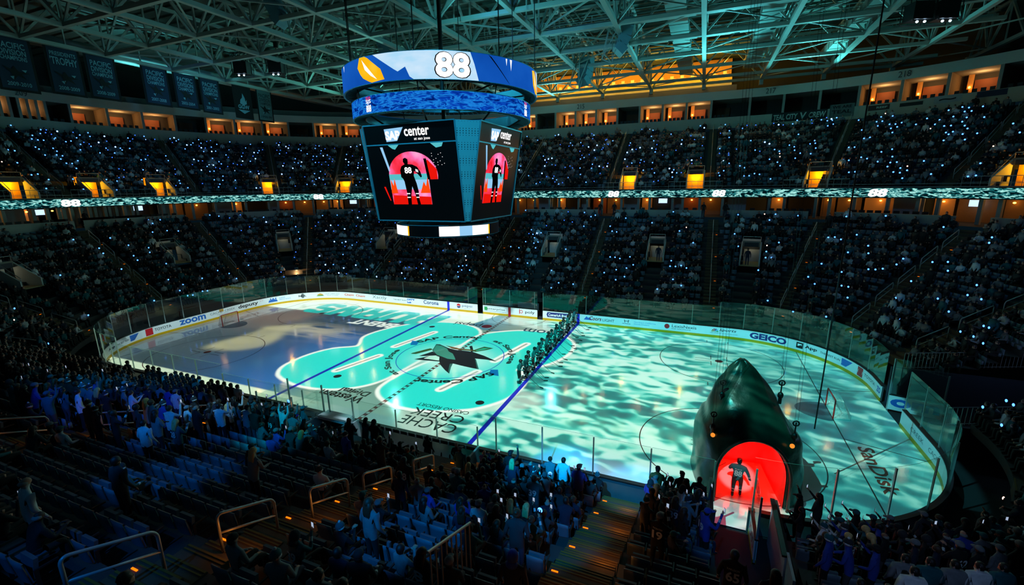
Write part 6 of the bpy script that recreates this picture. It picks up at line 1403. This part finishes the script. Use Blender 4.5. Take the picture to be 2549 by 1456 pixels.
# ------------------------------------------------------------------ players on the blue line
def player_mesh(pose='stand_rest'):
    V,E,rad,lb=skeleton('stand_lean' if pose=='line' else 'stand_rest',1.2,True,1.0)
    for k in ('chest','belly'): r=rad[k]; rad[k]=(r[0]*1.1,r[1]*1.28)
    for n in 'lr':
        rad['sh'+n]=.105; rad['el'+n]=.068; rad['ha'+n]=.055; rad['pa'+n]=(.055,.045); rad['hip'+n]=.13; rad['kn'+n]=.088; rad['an'+n]=.058
        for f in range(4): rad['f%d%s'%(f,n)]=.016; rad['g%d%s'%(f,n)]=.014
    s=1 if pose!='x' else 1
    if pose=='skate':
        V['anl']=(-.14,-.20,.16); V['tol']=(-.16,-.06,.08); V['knl']=(-.13,.06,.54); V['knr']=(.14,.16,.56); V['anr']=(.15,.06,.13); V['tor']=(.17,.2,.07)
        for k in ('chest','neck','jaw','head','crown','nose','belly'): x,y,z=V[k]; V[k]=(x,y+.16*(z-.95),z-.03)
        V['shl']=(-.25,.10,1.37); V['shr']=(.25,.08,1.38); V['elr']=(.40,.08,1.10); V['har']=(.46,.16,.86); V['par']=(.48,.20,.80); V['ell']=(-.36,.20,1.16); V['hal']=(-.28,.42,1.06); V['pal']=(-.25,.48,1.04)
        for n in 'lr':
            for f in range(4):
                o=(f-1.5)*.022; V['f%d%s'%(f,n)]=tuple(np.array(V['pa'+n])+(o,.04,-.02)); V['g%d%s'%(f,n)]=tuple(np.array(V['pa'+n])+(o,.06,-.05))
            V['th'+n]=tuple(np.array(V['pa'+n])+(-.05 if n=='r' else .05,.02,0))
    me,lab,cen,t=skin_mesh('player_body',V,E,rad,lb,sub=1); me.materials.clear()
    for m in (mat('jersey teal',(8,92,100),.75,0,.12,10),SK[0],mat('hockey pants',(10,12,14),.7),mat('sock teal',(6,60,68),.8),STR,mat('glove',(10,14,18),.6)): me.materials.append(m)
    idx=[]
    for l,c,tt in zip(lab,cen,t):
        i={'torso':0,'arm':0,'sleeve':0,'skin':1,'leg':2,'shoe':2}[l]
        if l=='skin' and c[2]<1.42: i=5
        if l=='leg' and c[2]<.52: i=3
        if l=='leg' and (.36<c[2]<.41 or .27<c[2]<.32): i=4
        if l=='torso' and c[2]<.99 and c[2]>.95: i=4
        if l=='sleeve' and .3<tt<.5: i=4
        if l=='torso' and c[2]<.90: i=2
        idx.append(i)
    me.polygons.foreach_set('material_index',idx); return me,V
def helmet_mesh():
    mb=MB(); mb.ell((0,-.005,.035),(.115,.135,.115),14,8,z0=-.55); mb.ell((0,-.05,-.03),(.105,.09,.08),12,6); mb.box((0,.125,.05),(.2,.05,.02)); mb.tube([(-.1,.09,-.02),(-.08,.06,-.11),(0,.09,-.14),(.08,.06,-.11),(.1,.09,-.02)],.008,5); return mb.mesh('helmet',mat('helmet',(10,16,20),.25),True)
def skate_mesh(): 
    mb=MB(); mb.ell((0,.03,.10),(.05,.15,.07),10,6); mb.tube([(0,-.06,.10),(0,-.075,.24)],[.055,.06],8); mb.box((0,.03,.02),(.008,.30,.04),mi=1); mb.box((0,-.05,.05),(.02,.05,.05),mi=2); mb.box((0,.11,.05),(.02,.05,.05),mi=2); return mb.mesh('skate',[mat('skate boot',(12,14,16),.35),mat('blade',(190,200,205),.2,.9,0),mat('skate holder',(190,196,196),.5)],True)
HELM,SKATE=helmet_mesh(),skate_mesh(); PM,PV=player_mesh('line')
NUMS=['9','74','28','48','39','7','47','3','16','62','73','51','23','71','83','96','44','8']
def player(loc,rz,me,V,num,label,grp,nm=None,sc=1.04):
    o=link('hockey_player',me,None,loc); o.matrix_basis=Matrix.Translation(Vector(loc))@Matrix.Rotation(rz,4,'Z')@Matrix.Scale(sc,4); tag(o,label,'person',grp)
    link('helmet',HELM,o,V['head'])
    for n in 'lr':
        a=V['an'+n]; c=link('skate',SKATE,o,(a[0],a[1]+.03,a[2]-.12)); 
    mb=MB(); q=V['chest']; cy=q[1]-.20
    letters(mb,num,lambda a,b:(-.15+.30*a,cy-.02*math.cos((a-.5)*3)+.10*(.0 if True else 0),q[2]-.30+.27*b),0,1,0,1,0,.03)
    if nm: letters(mb,nm,lambda a,b:(-.13+.26*a,cy-.02*math.cos((a-.5)*3),q[2]+.0+.055*b),0,1,0,1,0,.01)
    mb.build('jersey_number',STR,o); return o
def stick(a,b,blade_dir,label,grp):
    a,b=Vector(a),Vector(b); mb=MB(); mb.tube([Vector((0,0,0)),b-a],.016,6); bd=Vector(blade_dir).normalized()*.3; c=b-a
    mb.add([c+Vector((0,0,.04)),c+Vector((0,0,-.03)),c+bd+Vector((0,0,-.03)),c+bd+Vector((0,0,.05)),c+Vector((.012,.012,.04)),c+Vector((.012,.012,-.03)),c+bd+Vector((.012,.012,-.03)),c+bd+Vector((.012,.012,.05))],[(0,1,2,3),(7,6,5,4),(0,4,5,1),(2,6,7,3),(0,3,7,4),(1,5,6,2)])
    o=link('hockey_stick',mb.mesh('hockey_stick',mat('stick',(12,14,16),.4)),None,a); return tag(o,label,'hockey stick',grp)
ys=[-2.93,-2.0,-1.05,-.15,1.0,2.1,3.0,3.8,4.6,5.4,6.2,7.0,7.8,8.6,9.4,10.2,11.0,11.8]
ordn=['first','second','third','fourth','fifth','sixth','seventh','eighth','ninth','tenth','eleventh','twelfth','thirteenth','fourteenth','fifteenth','sixteenth','seventeenth','last']
for i,y in enumerate(ys):
    x=7.42+.12*math.sin(i*2.3); rz=-PI/2+RG.uniform(-.15,.15)+.1
    player((x,y,0),rz,PM,PV,NUMS[i],'teal jersey hockey player on the blue line, %s from the near end of the line'%ordn[i],'hockey players lined up on the blue line')
    e=(x+1.55+RG.uniform(-.2,.25),y-.15+RG.uniform(-.3,.25)); stick((x+.34,y-.05,.98),(e[0],e[1],.04),(1,.25 if i%3 else -.4,0),'black hockey stick held low by the %s player from the near end'%ordn[i],'hockey sticks of the lined up players')
M8,V8=player_mesh('skate'); player((21.25,-10.75,0),-.12,M8,V8,'88','hockey player wearing number 88 skating out of the red shark mouth',None,'BURNS',1.05)
stick((20.75,-10.2,1.25),(20.3,-9.1,.05),(-1,.5,0),'black hockey stick carried by the player inside the shark mouth',None)
# second line of staff beside the line and a few people by name of place
def P1(x,y,z,rz,pose,cl,hk,hc,label,grp=None,**kw): return person((x,y,z),rz,pose,cl,hk,hc,label=label,grp=grp,**kw)
for s_,yy in ((8.1,10.9),(20.4,10.9)): pass
for (x,d,cl,lb) in ((6.6,15.3,'black','usher in black at the top of the far stair aisle, left side'),(8.4,15.3,'black','usher in black at the top of the far stair aisle, right side'),(19.0,15.3,'black','usher at the top of the second far stair aisle, left side'),(21.4,15.3,'black','usher at the top of the second far stair aisle, right side'),(14.7,8.2,'navy','usher in a dark suit inside the white portal above the right blue line'),(23.6,8.2,'navy','usher in a dark suit in the white portal left of the far right aisle')):
    P1(x,12.95+d,tier_z(x,d) if d<15 else 10.12,PI,'stand_rest',cl,'short','dark',lb)
P1(-47.5,-1.3,10.2,-1.6,'stand_rest','black','short','dark','person in black standing in the bright doorway at the left club level')
# ------------------------------------------------------------------ benches, penalty boxes, camera platform
benchw=mat('bench wall white',(130,150,160),.6,0,.08,2); benchd=mat('bench dark',(30,32,34),.7)
def wbox(name,c,sz,m,label,cat,grp=None,rz=0):
    o=link(name,MB().box((0,0,0),sz).mesh(name,m),None,c,rz); return tag(o,label,cat,grp)
for x0,x1,nm in ((1.6,9.25,'team bench'),):
    g=empty('team_bench',((x0+x1)/2,-14.6,0)); tag(g,'long dark team bench behind the near boards under the low glass','bench'); L=x1-x0
    part(MB().box((0,.3,.45),(L-.6,.45,.06)).box((0,.3,.22),(L-.8,.08,.44)),'seat_plank',mat('bench plank',(90,80,66),.7),g)
    part(MB().box((0,-.45,.65),(L,.10,1.3)),'rear_wall',benchw,g); part(MB().box((-L/2,.55,.6),(.1,1.9,1.2)).box((L/2,.55,.6),(.1,1.9,1.2)),'end_walls',benchw,g)
    part(MB().box((0,.55,.06),(L-.2,1.9,.1)),'bench_floor',mat('rubber mat',(28,30,30)),g)
    for k in range(14):
        o=MB().tube([(x0+.6+k*.5,-13.45,1.09),(x0+.6+k*.5,-13.45,1.31)],.04,8).build('drink_bottle',mat('bottle',(60,66,70),.4)); tag(o,'small dark drink bottle standing on the team bench boards','bottle','drink bottles on the team bench boards')
wbox('low_wall',(5.4,-15.75,.75),(7.6,.12,1.0),mat('blue lit wall',(150,170,180),.6),'low pale wall behind the team bench, washed by blue light','low wall')
for x,y,lb,cl in ((1.9,-14.2,'coach in black at the left end of the team bench','black'),(3.9,-14.15,'coach in a green coat behind the team bench boards','teal'),(6.9,-14.15,'coach in black standing in the middle of the team bench','black'),(8.6,-14.2,'coach in dark clothes with grey hair at the right end of the team bench','charcoal')):
    person((x,y,.1),RG.uniform(-.3,.3),'stand_rest',cl,'short','dark' if 'grey' not in lb else 'grey',label=lb)
g=empty('penalty_box',(-1.0,-14.4,0)); tag(g,'glass walled penalty box with white walls at the near side of the centre line','penalty box')
part(MB().box((-2.6,.2,.6),(.1,2.2,1.2)).box((.1,.2,.6),(.1,2.2,1.2)).box((2.3,.2,.6),(.1,2.2,1.2)).box((-.15,-.85,.6),(4.9,.1,1.2)),'box_walls',benchw,g)
part(MB().box((-1.25,-.5,.45),(2.2,.4,.06)).box((1.2,-.5,.45),(1.9,.4,.06)),'box_benches',benchd,g)
part(MB().box((-2.6,.2,2.0),(.02,2.1,1.5)).box((.1,.2,2.0),(.02,2.1,1.5)).box((-1.3,-.85,2.1),(2.4,.02,1.7)),'box_glass',GLASS,g)
mb=MB(); 
for x,y,h in ((-2.6,1.25,2.9),(-2.6,-.85,3.0),(.1,-.85,3.1),(.1,1.25,2.9),(.55,1.25,2.6),(2.3,1.25,2.5),(-1.4,-.85,2.6),(-.9,-.85,2.6)): mb.beam((x,y,0),(x,y,h),.07)
part(mb,'glass_posts',postm,g)
part(MB().box((1.2,1.0,1.25),(1.9,.8,.06)).box((1.2,1.0,1.19),(2.0,.9,.05)),'scorer_table',mat('scorer table',(190,205,215),.5),g)
person((-1.75,-14.4,.05),-.4,'stand_rest','purple','short','grey',label='official with grey hair in a purple blazer inside the penalty box glass'); person((1.45,-15.6,.1),2.6,'stand_rest','purple','bald','dark',sk=2,label='official in a purple suit standing beside the scorer table')
g=empty('camera_platform',(-1.3,-17.2,1.0)); tag(g,'white board camera platform with rounded rails above the penalty box','platform')
mb=MB(); 
for k in range(5): mb.box((.3,-.55+k*.34,.62),(3.4,.30,.05))
part(mb,'deck_boards',mat('platform white',(200,214,226),.5,0,.05),g); part(MB().box((.3,.15,.3),(3.3,1.6,.55)),'platform_base',mat('platform base',(90,100,108),.7),g)
part(MB().box((-1.9,.1,.85),(.07,1.7,1.0)),'mesh_screen',mat('screen dark mesh',(26,26,28),.8),g)
part(MB().box((1.0,-.55,.95),(.6,.35,.35)),'monitor',darkm,g)
def hoop(mb,a,b,h,r=.03):
    a,b=Vector(a),Vector(b); H=Vector((0,0,h)); e=(b-a).normalized(); rr=.15
    mb.tube([a]+[a+H-Vector((0,0,rr))+Vector((0,0,rr*math.sin(t)))+e*rr*(1-math.cos(t)) for t in np.linspace(0,PI/2,5)]+[b+H-Vector((0,0,rr))+Vector((0,0,rr*math.sin(t)))-e*rr*(1-math.cos(t)) for t in np.linspace(PI/2,0,5)]+[b],r,8)
mb=MB(); hoop(mb,(-1.9,-.75,.3),(-1.9,.95,.3),1.15); hoop(mb,(-1.7,-.75,.6),(.1,-.75,.6),.55); hoop(mb,(.2,-.75,.6),(2.0,-.75,.6),.95); hoop(mb,(-1.7,1.0,.6),(0,1.0,.6),1.0); hoop(mb,(.1,1.0,.6),(2.0,1.0,.6),1.0); hoop(mb,(2.1,-.75,.3),(2.1,1.0,.3),1.2); hoop(mb,(2.4,-.7,.1),(4.2,-.5,.1),1.15); hoop(mb,(4.25,-.5,.1),(5.6,-.3,.1),1.15)
part(mb,'rounded_rails',mat('bright rail',(200,210,216),.35,.3),g,smooth=True)
part(MB().box((-.8,1.0,1.1),(1.6,.015,.85)).box((1.0,1.0,1.1),(1.8,.015,.85)).box((2.1,.1,1.0),(.015,1.6,.9)),'rail_glass',GLASS,g)
spot('platform_light',(3,-30,20),(-1.2,-17,1.6),2600,(200,230,255),9,.6,.1)
person((-1.3,-16.0,.6),.2,'stand_one_up','teal','cap','white',label='man in a striped teal jersey and white cap standing by the camera platform',stripe=True)
# far side boxes
for x0,x1,lb in ((-2.9,-.3,'white bench behind the far glass left of the centre line'),(.4,2.9,'white bench behind the far glass right of the centre line')):
    g=empty('penalty_bench',((x0+x1)/2,14.3,0)); tag(g,lb,'bench'); part(MB().box((0,.2,.9),(x1-x0,.08,.9)),'bench_back',mat('bench white',(150,156,156),.6),g); part(MB().box((0,-.1,.5),(x1-x0,.5,.07)).box((0,-.1,.25),(x1-x0-.3,.1,.5)),'bench_seat',mat('bench red',(90,50,46),.6),g)
# people lining the tunnel, seen from behind
for (x,y,z,rz,pose,cl,hk,hc,num,nm,lb) in [(18.0,-14.9,1.5,0,'stand_crossed','olive','cap','black',None,None,'man in a yellow jacket and black cap with folded arms left of the shark head'),(18.9,-14.9,1.5,.2,'stand_rest','black','cap','black',None,None,'person in black with a black cap beside the man in yellow'),
 (19.5,-15.0,1.5,-.3,'stand_rest','black','short','dark','65','KARLSSON','spectator in a black number 65 jersey left of the shark mouth'),(18.75,-18.15,2.7,-.2,'stand_rest','navy','long','brown','39','COUTURE','spectator in a dark number 39 jersey left of the tunnel'),(18.4,-20.4,3.7,-.2,'stand_phone','black','cap','grey','19','THORNTON','spectator in a black number 19 jersey holding a phone'),
 (19.6,-18.9,3.1,-1.1,'stand_phone','blue','cap','blue','19',None,'spectator in pale blue with a phone at the tunnel edge'),(20.05,-21.9,4.4,-.1,'stand_rest','black','short','dark','65','KARLSSON','spectator in a black number 65 jersey at the bottom of the view behind the tunnel'),
 (20.75,-22.4,4.6,0,'stand_rest','navy','long','dark','12','MARLEAU','spectator in a number 12 jersey at the bottom of the view'),(21.3,-22.7,4.7,.1,'stand_rest','black','short','dark',None,'KARLSSON','spectator in black at the bottom edge of the view right of number 12'),
 (15.9,-24.5,5.2,.1,'stand_rest','navy','hood','blue',None,None,'person in a blue hood standing at the bottom of the foreground aisle'),(22.9,-14.3,1.2,1.0,'stand_one_up','black','cap','black',None,None,'spectator in black cap reaching toward the tunnel right of the shark mouth'),
 (23.4,-14.6,1.6,.9,'stand_phone','charcoal','long','dark',None,None,'masked spectator with long dark hair holding a phone by the tunnel')]:
    o=person((x,y,z),rz,pose,cl,hk,hc,0,1,True if num else False,1.03,lb,None,num,nm)
    if pose=='stand_phone': phone_at(o,pose,rz,False,'lit phone held up by the %s'%lb.split(' holding')[0][:60].rsplit(' ',1)[0],None)
